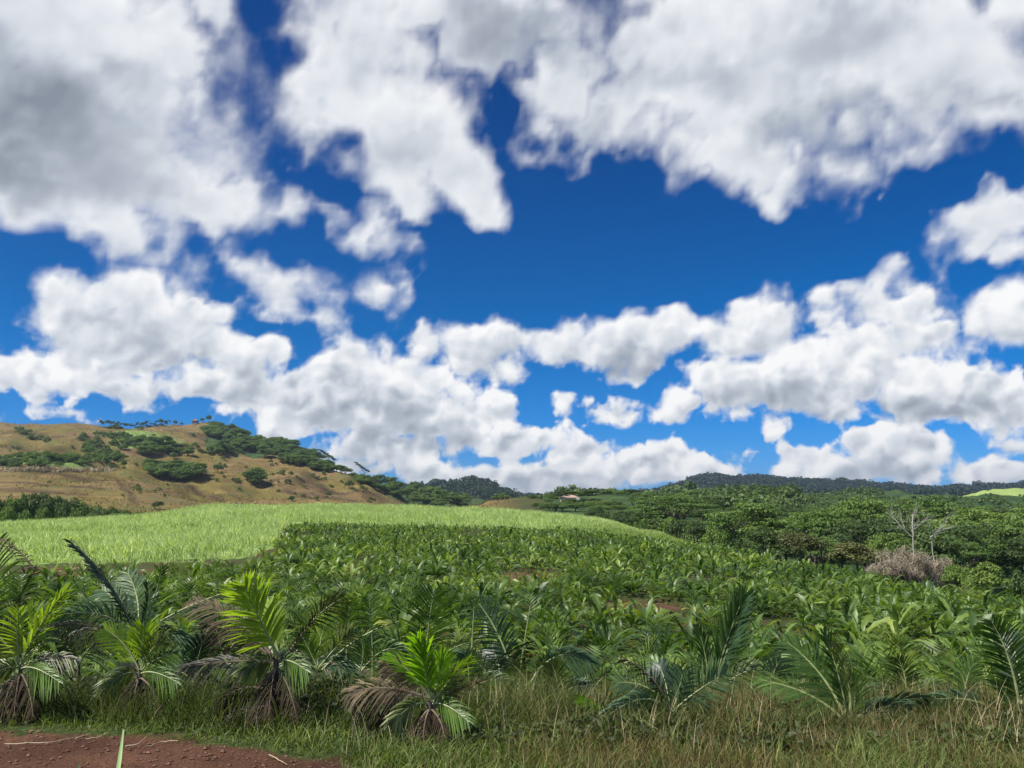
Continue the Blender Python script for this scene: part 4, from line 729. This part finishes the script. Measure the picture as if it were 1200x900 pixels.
    for i in range(40):
        px = 690+215*(i+RT.random())/40; top = float(np.interp(px, [690, 740, 800, 860, 905], [597, 599, 603, 611, 622]))+RT.uniform(-3, 4); Y = float(np.interp(px, [690, 800, 905], [232, 190, 125]))*RT.uniform(.96, 1.06)
        k = RT.choice((bu, buD, buL, rdD)); T(k, 'valley_bush', px, top, Y, RT.uniform(20, 36), 1. if k is rdD else 1.4, lab, 'bush', g, hmin=2.2)
    # bare white tree and brown thicket
    rng = np.random.default_rng(77); Y = 72.
    def branchy(name, pts_list, label, Yt):
        r = link(bpy.data.objects.new(name, None)); p0 = at(*pts_list[0][0], Yt); r.location = (p0[0], p0[1], float(height(p0[0], p0[1]))); tag(r, label, 'tree'); o = np.array(r.location)
        tr, br = [], []
        for j, (a, b, r0, r1) in enumerate(pts_list):
            A, B = at(*a, Yt), at(*b, Yt)
            if j == 0: A[2] = o[2]-.2
            if j > 0: B[1] += rng.normal()*.5
            (tr if j < 2 else br).append(limb(rng, A-o, B-o, r0, r1, 6, .10))
            for _ in range(9 if j > 0 else 0):          # twigs
                t = rng.uniform(.35, 1); S = A+(B-A)*t-o; d = unit((B-A)/np.linalg.norm(B-A)*.7+rng.normal(size=3)*.6+np.array((0, 0, .3)))*rng.uniform(.5, 1.4); br.append(limb(rng, S, S+d, r1*.8, r1*.25, 5, .12))
        mesh_obj('trunk', new_mesh('trunk', *join(tr)), M['whitebark'], r); mesh_obj('branch', new_mesh('branch', *join(br)), M['whitebark'], r)
    branchy('bare_tree', [((1080, 668), (1070, 630), .07, .05), ((1070, 630), (1069, 616), .05, .035), ((1070, 630), (1050, 609), .035, .012), ((1069, 616), (1074, 600), .04, .015), ((1060, 619), (1056, 606), .03, .012), ((1069, 618), (1084, 606), .035, .012), ((1053, 612), (1044, 602), .02, .01)], 'bare white tree with a forked leaning trunk rising out of the brown thicket', Y)
    branchy('bare_tree', [((1100, 660), (1092, 634), .05, .035), ((1092, 634), (1088, 622), .035, .02), ((1090, 630), (1102, 616), .045, .015), ((1095, 625), (1112, 617), .03, .012), ((1089, 622), (1082, 610), .03, .012), ((1102, 617), (1106, 606), .02, .01)], 'smaller bare grey tree with crooked spreading limbs right of the white one', Y+3)
    P = ground_at(1060, 70); zt = at(1060, 633, 70)[2]; H = zt-P[2]; r = link(bpy.data.objects.new('twiggy_bush', None)); r.location = tuple(P); tag(r, 'dry brown leafless thicket of twigs between the crop and the valley trees', 'bush')
    lob = [(rng.normal()*2.3, rng.normal()*.9, H*rng.uniform(.25, .76), rng.uniform(.5, 1.1), rng.uniform(.5, 1.), rng.uniform(.35, .7)) for _ in range(34)]; lob = [(x, y, z*(1-.04*x*x), a_, b_, c_) for x, y, z, a_, b_, c_ in lob if abs(x) < 4.2]
    n = 9000; L_ = np.array(lob)[rng.integers(len(lob), size=n)]; C = L_[:, :3]+unit(rng.normal(size=(n, 3)))*L_[:, 3:]*rng.random((n, 1))**.4; d = unit(rng.normal(size=(n, 3))+np.array((0, 0, .7))); w_ = unit(np.cross(d, rng.normal(size=(n, 3)))); s_ = (.18+.35*rng.random(n))[:, None]
    mesh_obj('twigs', new_mesh('twigs', *rhombs(C, d*s_, w_*.018), smooth=False), M['twig'], r)
    lm = []
    for q_ in lob*2:
        lm.append(limb(rng, (q_[0]*.35+rng.normal()*.2, q_[1]*.3, -.2), np.array(q_[:3])+rng.normal(size=3)*.35, .045, .010, 6, .14))
    mesh_obj('stem', new_mesh('stem', *join(lm)), M['twig'], r)
    # --- the dark thicket left, below the hill
    g = 'bushes at the foot of the hill'; lab = 'dark green bush in the thicket between the cane and the foot of the brown hill'
    for i in range(46):
        px = -40+205*(i+RT.random())/46; t = float(np.interp(px, [-40, 0, 50, 100, 140, 165], [566, 570, 572, 582, 594, 601]))+RT.uniform(0, 10); k = RT.choice((bu, buD, rdD, buD))
        T(k, 'thicket_bush', px, min(t, 603), RT.uniform(186, 225), RT.uniform(20, 38), 1.4 if k is not rdD else 1., lab, 'bush', g, hmin=2)
    for px, tp in ((8, 588), (30, 592), (52, 590), (88, 598), (112, 599), (132, 600), (150, 602), (165, 603)):
        T(buL, 'thicket_bush', px, tp, 183, 20, 1.4, 'paler palm-like bush at the front of the thicket left of the cane', 'bush', 'pale bushes in front of the thicket', hmin=2)
    # --- scrub and trees on the brown hill
    S = scrub
    S(bu, 'hill_bush', 50, 542, 64, 6, 40, 9, 'green bush in the flat scrub strip above the terrace hedge on the brown hill', 'bushes of the terrace strip', ratio=1.7)
    S(buD, 'hill_bush', 15, 548, 12, 3, 4, 10, 'darker bush at the left end of the terrace hedge', 'dark bushes at the end of the terrace')
    S(bu, 'hill_bush', 34, 511, 22, 3, 13, 7, 'small bush in the short slanting row high on the left of the hill', 'bushes high on the left of the hill', tilt=.33)
    S(bu, 'hill_bush', 122, 540, 26, 7, 20, 12, 'dark bush in the gully left of the big grove on the hill', 'bushes in the hill gully', tilt=.25)
    S(bu, 'hill_bush', 140, 520, 48, 9, 46, 7, 'green bush in the hollow under the summit of the hill', 'bushes in the hollow under the summit', tilt=.1)
    S(rd, 'hill_tree', 190, 529, 36, 9, 40, 11, 'dark tree in the wood crossing the middle of the hill', 'trees across the middle of the hill', base_w=1., cat='tree', tilt=.1)
    S(bu, 'hill_bush', 250, 529, 32, 4, 18, 9, 'bush in the belt running right from the middle wood of the hill', 'bushes of the belt on the hill', tilt=.06)
    S(rd, 'hill_tree', 203, 558, 32, 8, 34, 16, 'dark tree in the big grove low on the front of the hill', 'trees of the big grove on the hill', base_w=1., cat='tree', tilt=.1)
    S(rd, 'hill_tree', 296, 566, 11, 4, 8, 15, 'dark tree in the small round grove right of the big grove', 'trees of the small grove on the hill', base_w=1., cat='tree')
    S(rd, 'hill_tree', 318, 528, 80, 11, 190, 11, 'tree in the wood that clothes the right shoulder of the hill', 'trees on the right shoulder of the hill', base_w=1., cat='tree', tilt=.29, y0=640)
    S(rd, 'hill_tree', 375, 551, 40, 6, 36, 10, 'tree low on the right shoulder wood under the wind-bent trees', 'trees under the wind-bent trees', base_w=1., cat='tree', tilt=.3, y0=640)
    S(rd, 'hill_tree', 470, 578, 52, 7, 44, 14, 'tree in the wood running down to the end of the brown hill', 'trees at the lower right end of the hill', base_w=1., cat='tree', tilt=.22, y0=610)
    S(rdL, 'hill_tree', 540, 592, 60, 4, 16, 13, 'lighter tree behind the middle of the cane', 'trees behind the middle of the cane', base_w=1., cat='tree', y0=560)
    S(bu, 'hill_bush', 150, 548, 190, 46, 70, 4, 'tiny shrub scattered on the dry grass of the hill', 'scattered shrubs on the dry slope')
    S(bu, 'hill_bush', 360, 572, 90, 14, 40, 4.5, 'tiny shrub scattered on the brown spur', 'scattered shrubs on the brown spur', tilt=.12)
    for px, py, hp, k, lab in ((255, 555, 13, rd, 'single round tree on the bare slope right of the big grove'), (186, 597, 11, rdD, 'small dark tree at the foot of the brown face above the cane'), (181, 598, 9, rdD, 'shorter of two small dark trees above the cane'), (163, 577, 7, bu, 'single green bush in the middle of the brown face'),
                              (409, 574, 11, rdD, 'dark tree standing alone on the brown spur below the wind-bent trees'), (413, 575, 6, bu, 'bush next to the lone dark tree on the brown spur'), (342, 588, 8, buD, 'dark bush low on the spur near the cane'), (337, 568, 8, buD, 'dark bush in the fold left of the brown spur'), (379, 557, 6, bu, 'small bush high on the brown spur'), (371, 587, 7, buL, 'yellowish bush at the foot of the spur'), (435, 557, 12, rd, 'bushy tree where the shoulder wood meets the lower wood')):
        P = hit(px, py)
        if P is None: continue
        h = hp/1000*P[1]; plant_tree(k, 'hill_tree' if hp > 8 else 'hill_bush', P, h, h*1.15/(1.4 if k in (bu, buD, buL) else 1.), lab, 'tree' if hp > 8 else 'bush')
    for px, top, wp, hp, lab in ((383, 527, 22, 13, 'wind-bent tree leaning left on the skyline of the hill, upper of two'), (424, 542, 18, 12, 'wind-bent tree leaning left on the skyline of the hill, lower of two')):
        Y = 905; P = ground_at(px, Y); zt = at(px, top, Y)[2]; plant_tree(ln, 'leaning_tree', P, max(zt-P[2], hp/1000*Y), wp/1000*Y/1.3, lab, 'tree', rot=0)
    for i in range(30):
        px = 108+86*(i+RT.random()*.8)/30; P = ground_at(px, 885+RT.uniform(-10, 10)); h = RT.uniform(4.5, 8.5); plant_tree(sl, 'ridge_tree', P, h, h*.85, 'small dark tree in the open row along the summit ridge of the hill', 'tree', 'trees along the summit ridge')
    S(buD, 'ridge_bush', 160, 500, 36, 2, 22, 4, 'low dark shrub under the row of trees on the summit ridge', 'shrubs along the summit ridge', tilt=-.06, y0=820, ratio=1.8)
    for px, hp, lab in ((199, 7, 'lone round tree on the summit left of the hut'), (207, 5, 'smallest tree beside the hut on the summit'), (231, 6.5, 'tree touching the right side of the summit hut'), (239, 9, 'pointed tree right of the summit hut')):
        P = ground_at(px, 892); h = hp/1000*892; plant_tree(rdD, 'ridge_tree', P, h, h*.9, lab, 'tree')
    P = ground_at(223, 885); house(M, 'hilltop_hut', P, 5.2, 4, 2.2, 2.0, 2.5, 'tiny hut on posts with a pointed roof on the summit of the hill', 'timber', 'redroof', [(-1.5, .8, 1.2, 1.), (1.5, .8, 1.2, 1.)], stilts=1.6)
    P = ground_at(667, 400); zt = at(667, 580, 400)[2]; P[2] = zt-4.6; house(M, 'hillside_house', P, 8, 7, 3.2, 1.4, 3., 'cream house with a flat pinkish roof showing among trees on the rise', 'cream', 'pinkroof', [(-2, 1., 1.4, 1.2), (2, 1., 1.4, 1.2)])
    P = ground_at(683, 385); zt = at(683, 583.5, 385)[2]; P[2] = zt-3.9; house(M, 'hillside_house', P, 9, 7, 2.6, 1.2, 2.5, 'long low house with a pale grey roof right of the cream house', 'cream', 'greyroof', [(-2.8, .8, 1.4, 1.2), (0, .8, 1.4, 1.2), (2.8, .8, 1.4, 1.2)])
    # tussocks that roughen the dry slope
    rng = np.random.default_rng(19); n = 60000; Y = rng.uniform(255, 920, n); px = rng.uniform(-60, 600, n); X = (px-600)/1011*Y; k = vnoise(X/25+4, Y/25+4, 62, 4) > .42; X, Y = X[k], Y[k]; n = len(X); P = np.stack((X, Y, height(X, Y)-.1), 1)
    stuff('hill_grass', blades(rng, P, (.5+.9*rng.random(n))*(.6+Y/900), .35+.35*rng.random(n), .4+.6*rng.random(n)), M['hillgrass'], 'dry brown tussock grass over the slopes of the hill', 'grass')
    # pale reed fringe on the terrace edge
    rng = np.random.default_rng(9); pts = [hit(p, 552.5+.6*math.sin(p*.3)) for p in np.linspace(-60, 134, 260)]; P = np.array([p for p in pts if p is not None]); P = np.repeat(P, 14, 0)+rng.normal(size=(len(P)*14, 3))*np.array((.6, 1.2, 0)); P[:, 2] = height(P[:, 0], P[:, 1])-.1; n = len(P)
    stuff('reed_fringe', blades(rng, P, 1.3+1.6*rng.random(n), .30+.2*rng.random(n), .3+.5*rng.random(n)), M['straw'], 'pale dry reeds along the edge of the terrace on the brown hill', 'reeds')
    # --- woods on the distant hills: nobody could count those trees
    n = 9000; Y = rng.uniform(1180, 2500, n); px = rng.uniform(440, 1330, n); X = (px-600)/1011*Y; P = np.stack((X, Y, height(X, Y)), 1)
    protos = []
    for i in range(6):
        r2 = np.random.default_rng(300+i); lob = [(r2.normal()*.35, r2.normal()*.35, .45+r2.random()*.3, .35, .35, .28) for _ in range(5)]; protos.append(leaf_cloud(r2, lob, 70, .30, .3))
    sc = rng.uniform(9, 20, n)*(.6+.4*Y/2200); P[:, 2] -= sc*.15
    V, Q = scatter(protos, P, rng.random(n)*6.28, sc, rng.integers(6, size=n)); stuff('hill_woods', (V, Q), M['farwood'], 'dark wood covering the distant hills', 'woods')
    n = 6500; Y = rng.uniform(330, 1200, n); px = rng.uniform(610, 1330, n); X = (px-600)/1011*Y; k = np.exp(-((px-1170)/100)**2)*np.exp(-((Y-900)/150)**2) < .30; k &= ((px > 805) | (Y > 620)) & ~((px > 1035) & (Y > 560)) & ~((px > 960) & (Y < 560) & (rng.random(n) < .6)); P = np.stack((X, Y, height(X, Y)), 1)[k]; n = len(P); sc = rng.uniform(5, 11, n)*np.where(P[:, 0]/P[:, 1] > .33, .6, 1.)*np.where(P[:, 1] < 620, .75, 1.); P[:, 2] -= 1
    stuff('slope_woods', scatter(protos, P, rng.random(n)*6.28, sc, rng.integers(6, size=n)), M['tree_dark'], 'wood on the lower slopes in front of the distant hills', 'woods')
def litter(M):
    """Dry stalks on the soil, stones, the two blades of cane standing at the roadside and a weed."""
    rng = np.random.default_rng(15)
    for (a, b, c, r, lab) in (((-4, 852), (8, 848), (25, 834), .010, 'bleached stalk lying on the verge at the left edge, upper one'), ((-4, 841), (2, 838), (8, 828), .009, 'short bleached stalk standing out of the grass at the left edge'), ((-6, 840), (10, 838), (26, 835), .008, 'thin bleached stalk beside the grass at the left edge'), ((5, 876), (60, 874), (90, 866), .008, 'long thin stalk lying on the red soil'), ((88, 870), (98, 866), (108, 863), .011, 'thick pale stalk piece on the red soil'), ((100, 870), (116, 868), (128, 862), .008, 'slanting pale stalk on the red soil beside the thick piece'),
                              ((146, 878), (162, 876), (171, 868), .009, 'crooked stalk beside the upright cane blade'), ((172, 878), (190, 872), (208, 872), .008, 'straight stalk on the soil at the grass edge'), ((222, 864), (232, 862), (240, 859), .009, 'stalk end sticking out from under the dead leaves'), ((316, 888), (326, 894), (336, 899), .007, 'short stalk on the soil below the big lime-leaved palm')):
        Pp = []
        for p in (a, b, c):
            Yg = EYE/-float(slope(p[1])); X = (p[0]-600)/F*Yg*1.07; x, y, z = ray(*p); X = x/y*Yg; Pp.append((X, Yg, float(height(X, Yg))+.02+.012*rng.random()))
        Pp = np.array(Pp); t = np.linspace(0, 1, 9); P = np.stack([np.interp(t, (0, .5, 1), Pp[:, i]) for i in range(3)], 1)+rng.normal(size=(9, 3))*.003
        o = mesh_obj('dry_stalk', new_mesh('dry_stalk', *(lambda v, q: (v-P[0], q))(*tube(P, r*.6*(1+.2*rng.normal(size=9))*np.linspace(1, .5, 9), 6))), M['straw']); o.location = P[0]; tag(o, lab, 'stalk')
    for (px, top, Y, w, ln_, lab) in ((144, 855, 4.6, .034, (.05, 0), 'broad pale green cane blade standing upright before the red soil'), (93, 890, 4.5, .022, (.06, .0), 'tip of a second narrow cane blade at the bottom edge')):
        P = at(px, top, Y); g = float(height(P[0], Y)); t = np.linspace(0, 1, 9)[:, None]; H = P[2]-g; c = np.array((P[0]-.12*H, Y, 0))*(1-t)+np.array((P[0], Y, 0))*t+np.array((0, 0, 1.))*H*t; c[:, 0] += .02*np.sin(t[:, 0]*3)
        wd = w*np.minimum(1, (1-t)*4+.35); s = unit(np.array((1., -.5, 0))); V = np.stack((c+s*wd*.5, c+np.array((0, .006, 0)), c-s*wd*.5), 1)-np.array((c[0, 0], Y, g)); V[..., 2] += g-g
        b = np.arange(8)[:, None]*3; o = mesh_obj('cane_blade', new_mesh('cane_blade', V.reshape(-1, 3), np.concatenate((b+np.array((0, 1, 4, 3)), b+np.array((1, 2, 5, 4))))), M['blade']); o.location = (c[0, 0], Y, g); tag(o, lab, 'cane blade')
    # a light green weed with paired leaflets among the dry grass
    r = link(bpy.data.objects.new('leafy_weed', None)); P = at(697, 858, 9.2); P[2] = float(height(P[0], P[1])); r.location = tuple(P); tag(r, 'light green weed with small paired leaves in the dry grass', 'weed')
    for (a, b, c) in (((697, 850), (690, 825), (676, 816)), ((697, 852), (694, 835), (690, 822)), ((697, 850), (702, 838), (699, 828))): frond(r, M, 9.2, 'vivid', a, b, c, L=.09, n=9, width=.04, alpha=(60, 40))
    # stones and clods
    n = 6000; Y = rng.uniform(6.6, 9.6, n); X = (rng.random(n)*2-1)*.68*Y; edge = edge_of_soil(X); k = (Y < edge+.2) & (X < .5); X, Y = X[k], Y[k]; n = len(X); s = .005+.028*rng.random(n)**4
    ico = np.array([(0, 0, 1), (.9, 0, .1), (.3, .8, .2), (-.7, .5, 0), (-.7, -.6, .15), (.3, -.85, 0), (0, 0, -1)], float)*np.array((1, 1, .62)); tri = [(0, 1, 2), (0, 2, 3), (0, 3, 4), (0, 4, 5), (0, 5, 1), (6, 2, 1), (6, 3, 2), (6, 4, 3), (6, 5, 4), (6, 1, 5)]
    V = ico[None]*s[:, None, None]*rng.uniform(.7, 1.3, (n, 7, 1)); a = rng.random(n)*6.28; c, sn = np.cos(a)[:, None], np.sin(a)[:, None]; V = np.stack((V[..., 0]*c-V[..., 1]*sn, V[..., 0]*sn+V[..., 1]*c, V[..., 2]), -1)+np.stack((X, Y, height(X, Y)+.2*s), 1)[:, None]
    Q = (np.array(tri)[None]+np.arange(n)[:, None, None]*7).reshape(-1, 3); m = bpy.data.meshes.new('clods'); fill_mesh(m, V.reshape(-1, 3), Q, smooth=False); tag(mesh_obj('clods', m, M['clod']), 'small reddish clods and stones strewn over the bare soil', 'clods', kind='stuff')
def materials():
    M = {}; M['land'] = land_mat()
    def fr(n, stops, **kw): M['frond_'+n] = leaf_mat('frond_'+n, stops, **kw)
    fr('lime', [(0, (.14, .22, .02)), (.5, (.23, .33, .035)), (1, (.33, .42, .07))], trans=.45); fr('vivid', [(0, (.10, .20, .008)), (.6, (.17, .32, .015)), (1, (.25, .40, .03))], trans=.45)
    fr('green', [(0, (.045, .085, .016)), (.6, (.075, .135, .026)), (1, (.13, .20, .045))]); fr('olive', [(0, (.06, .085, .02)), (1, (.13, .16, .05))]); fr('dark', [(0, (.008, .022, .012)), (1, (.025, .05, .025))], trans=.15)
    fr('deep', [(0, (.03, .065, .016)), (.7, (.06, .115, .026)), (1, (.12, .185, .048))], trans=.3); fr('blue', [(0, (.028, .06, .030)), (.6, (.06, .11, .052)), (1, (.13, .19, .105))], trans=.25, rough=.5, spec=.3); fr('pale', [(0, (.06, .11, .045)), (1, (.16, .23, .11))])
    fr('grey', [(0, (.05, .044, .038)), (1, (.16, .145, .13))], trans=.1, rough=.8, spec=.1); fr('ash', [(0, (.11, .105, .075)), (1, (.34, .32, .26))], trans=.15, rough=.8, spec=.1)
    fr('tan', [(0, (.06, .045, .028)), (1, (.22, .17, .11))], trans=.12, rough=.8, spec=.1); fr('brown', [(0, (.014, .010, .007)), (1, (.048, .034, .023))], trans=.08, rough=.85, spec=.1)
    M['rib_live'] = plain_mat('rib_live', [(.3, (.13, .16, .06)), (.7, (.26, .28, .13))], 12, .5); M['rib_dead'] = plain_mat('rib_dead', [(.3, (.07, .052, .036)), (.7, (.17, .13, .09))], 12, .8)
    M['stem'] = plain_mat('stem', [(.3, (.03, .023, .018)), (.55, (.08, .062, .048)), (.75, (.16, .13, .10))], 30, .9, bump=.5, stretch=(1, 1, .3))
    M['crop'] = leaf_mat('crop', [(0, (.012, .030, .009)), (.3, (.034, .070, .015)), (.58, (.080, .135, .025)), (.84, (.19, .25, .052)), (1, (.35, .34, .075))], rough=.45, spec=.36, trans=.34, patch=.16, objvar=.35)
    M['weed'] = leaf_mat('weed', [(0, (.018, .036, .008)), (.5, (.045, .068, .014)), (1, (.13, .15, .026))], rough=.7, spec=.2, patch=.2)
    M['cane'] = leaf_mat('cane', [(0, (.16, .22, .075)), (.45, (.30, .38, .145)), (1, (.48, .55, .26))], rough=.55, spec=.3, trans=.35, patch=.16, objvar=0)
    M['meadow'] = leaf_mat('meadow', [(0, (.08, .13, .03)), (.6, (.17, .23, .06)), (1, (.28, .29, .10))], rough=.7, spec=.2, patch=.07, objvar=0)
    M['grass'] = leaf_mat('grass', [(0, (.04, .06, .012)), (.5, (.085, .13, .024)), (.85, (.15, .19, .04)), (1, (.28, .25, .10))], rough=.6, patch=1.3, objvar=0)
    M['drygrass'] = leaf_mat('drygrass', [(0, (.05, .042, .016)), (.35, (.10, .092, .032)), (.65, (.15, .11, .055)), (.88, (.26, .21, .10)), (1, (.44, .37, .21))], rough=.75, spec=.15, trans=.25, patch=1.1, objvar=0)
    M['under'] = leaf_mat('under', [(0, (.016, .026, .008)), (.5, (.035, .055, .014)), (1, (.085, .10, .03))], rough=.6, spec=.3, patch=.9, objvar=0)
    M['hillgrass'] = leaf_mat('hillgrass', [(0, (.06, .055, .02)), (.4, (.12, .095, .038)), (.8, (.19, .145, .06)), (1, (.27, .21, .10))], rough=.9, spec=.1, trans=.15, patch=.03, objvar=0)
    M['rank'] = leaf_mat('rank', [(0, (.025, .035, .010)), (.5, (.06, .08, .02)), (.85, (.11, .12, .035)), (1, (.22, .19, .09))], rough=.7, spec=.2, patch=1., objvar=0)
    M['straw'] = plain_mat('straw', [(.3, (.26, .20, .11)), (.7, (.48, .40, .26))], 9, .8)
    tr = lambda n, s, **kw: M.__setitem__(n, leaf_mat(n, s, rough=.6, spec=.25, trans=.25, objvar=.4, **kw))
    tr('tree_mid', [(0, (.045, .085, .020)), (.6, (.085, .14, .03)), (1, (.14, .195, .045))]); tr('tree_dark', [(0, (.03, .055, .018)), (.6, (.056, .092, .025)), (1, (.095, .135, .038))]); tr('tree_lite', [(0, (.055, .10, .020)), (.6, (.09, .145, .03)), (1, (.15, .20, .044))])
    tr('tree_olive', [(0, (.05, .058, .022)), (.6, (.09, .10, .036)), (1, (.15, .15, .06))]); tr('tree_pale', [(0, (.12, .15, .11)), (1, (.26, .29, .22))]); tr('farwood', [(0, (.010, .024, .014)), (.6, (.022, .042, .022)), (1, (.045, .07, .035))])
    M['bark'] = plain_mat('bark', [(.3, (.05, .04, .03)), (.7, (.14, .115, .09))], 6, .9); M['palebark'] = plain_mat('palebark', [(.3, (.18, .17, .15)), (.7, (.32, .3, .27))], 6, .9); M['whitebark'] = plain_mat('whitebark', [(.3, (.20, .19, .17)), (.7, (.38, .365, .335))], 3, .8)
    M['twig'] = leaf_mat('twig', [(0, (.15, .12, .09)), (.6, (.26, .22, .175)), (1, (.38, .33, .27))], rough=.9, spec=.1, trans=.1, objvar=0)
    M['timber'] = plain_mat('timber', [(.3, (.06, .045, .035)), (.7, (.13, .10, .08))], 3); M['redroof'] = plain_mat('redroof', [(.3, (.12, .07, .055)), (.7, (.18, .11, .085))], 2); M['pinkroof'] = plain_mat('pinkroof', [(.3, (.28, .19, .15)), (.7, (.34, .24, .19))], 1.5); M['greyroof'] = plain_mat('greyroof', [(.3, (.15, .165, .18)), (.7, (.21, .225, .24))], 1.5)
    M['cream'] = plain_mat('cream', [(.3, (.34, .29, .22)), (.7, (.44, .38, .29))], 1.2); M['white'] = plain_mat('white', [(.3, (.7, .7, .68)), (.7, (.8, .8, .78))], 3); M['glass'] = plain_mat('glass', [(.3, (.02, .025, .03)), (.7, (.035, .04, .045))], 2, .08, .6)
    M['blade'] = plain_mat('blade', [(.3, (.22, .34, .13)), (.7, (.32, .45, .20))], 14, .5, stretch=(1, 1, .1)); M['clod'] = plain_mat('clod', [(.3, (.05, .026, .017)), (.5, (.09, .046, .029)), (.7, (.15, .082, .054))], 9, .95)
    return M
def sun():
    l = bpy.data.lights.new('sun', 'SUN'); l.energy = 4.8; l.angle = R(.53); l.color = (1., .945, .86); o = link(bpy.data.objects.new('sun', l))
    d = np.array((math.sin(SUN_AZ)*math.cos(SUN_EL), math.cos(SUN_AZ)*math.cos(SUN_EL), math.sin(SUN_EL))); from mathutils import Vector
    o.rotation_euler = Vector(tuple(d)).to_track_quat('Z', 'Y').to_euler(); o.location = (0, -20, 60)
sc = bpy.context.scene
sc.render.engine = 'CYCLES'; sc.cycles.max_bounces = 6; sc.cycles.diffuse_bounces = 3; sc.cycles.transmission_bounces = 3; sc.cycles.use_denoising = True; sc.cycles.caustics_reflective = False; sc.cycles.caustics_refractive = False
def haze():
    v, q = box(-6500, 6500, -6500, 6500, -30, 125); o = mesh_obj('haze', new_mesh('haze', v, q, smooth=False)); tag(o, 'thin bluish air between the crop and the distant hills', 'haze', kind='stuff')
    m = bpy.data.materials.new('haze'); m.use_nodes = True; nt = m.node_tree; nt.nodes.clear(); vp = nt.nodes.new('ShaderNodeVolumePrincipled'); out = nt.nodes.new('ShaderNodeOutputMaterial'); nt.links.new(vp.outputs[0], out.inputs['Volume'])
    vp.inputs['Color'].default_value = (.72, .84, 1., 1); vp.inputs['Density'].default_value = .00011; vp.inputs['Anisotropy'].default_value = .65; o.data.materials.append(m)
world(); camera(); sky_dome(); sun()
M = materials(); build_land(M); countryside(M); cane(M); crop(M); verge(M); verge_palms(M); litter(M); haze()
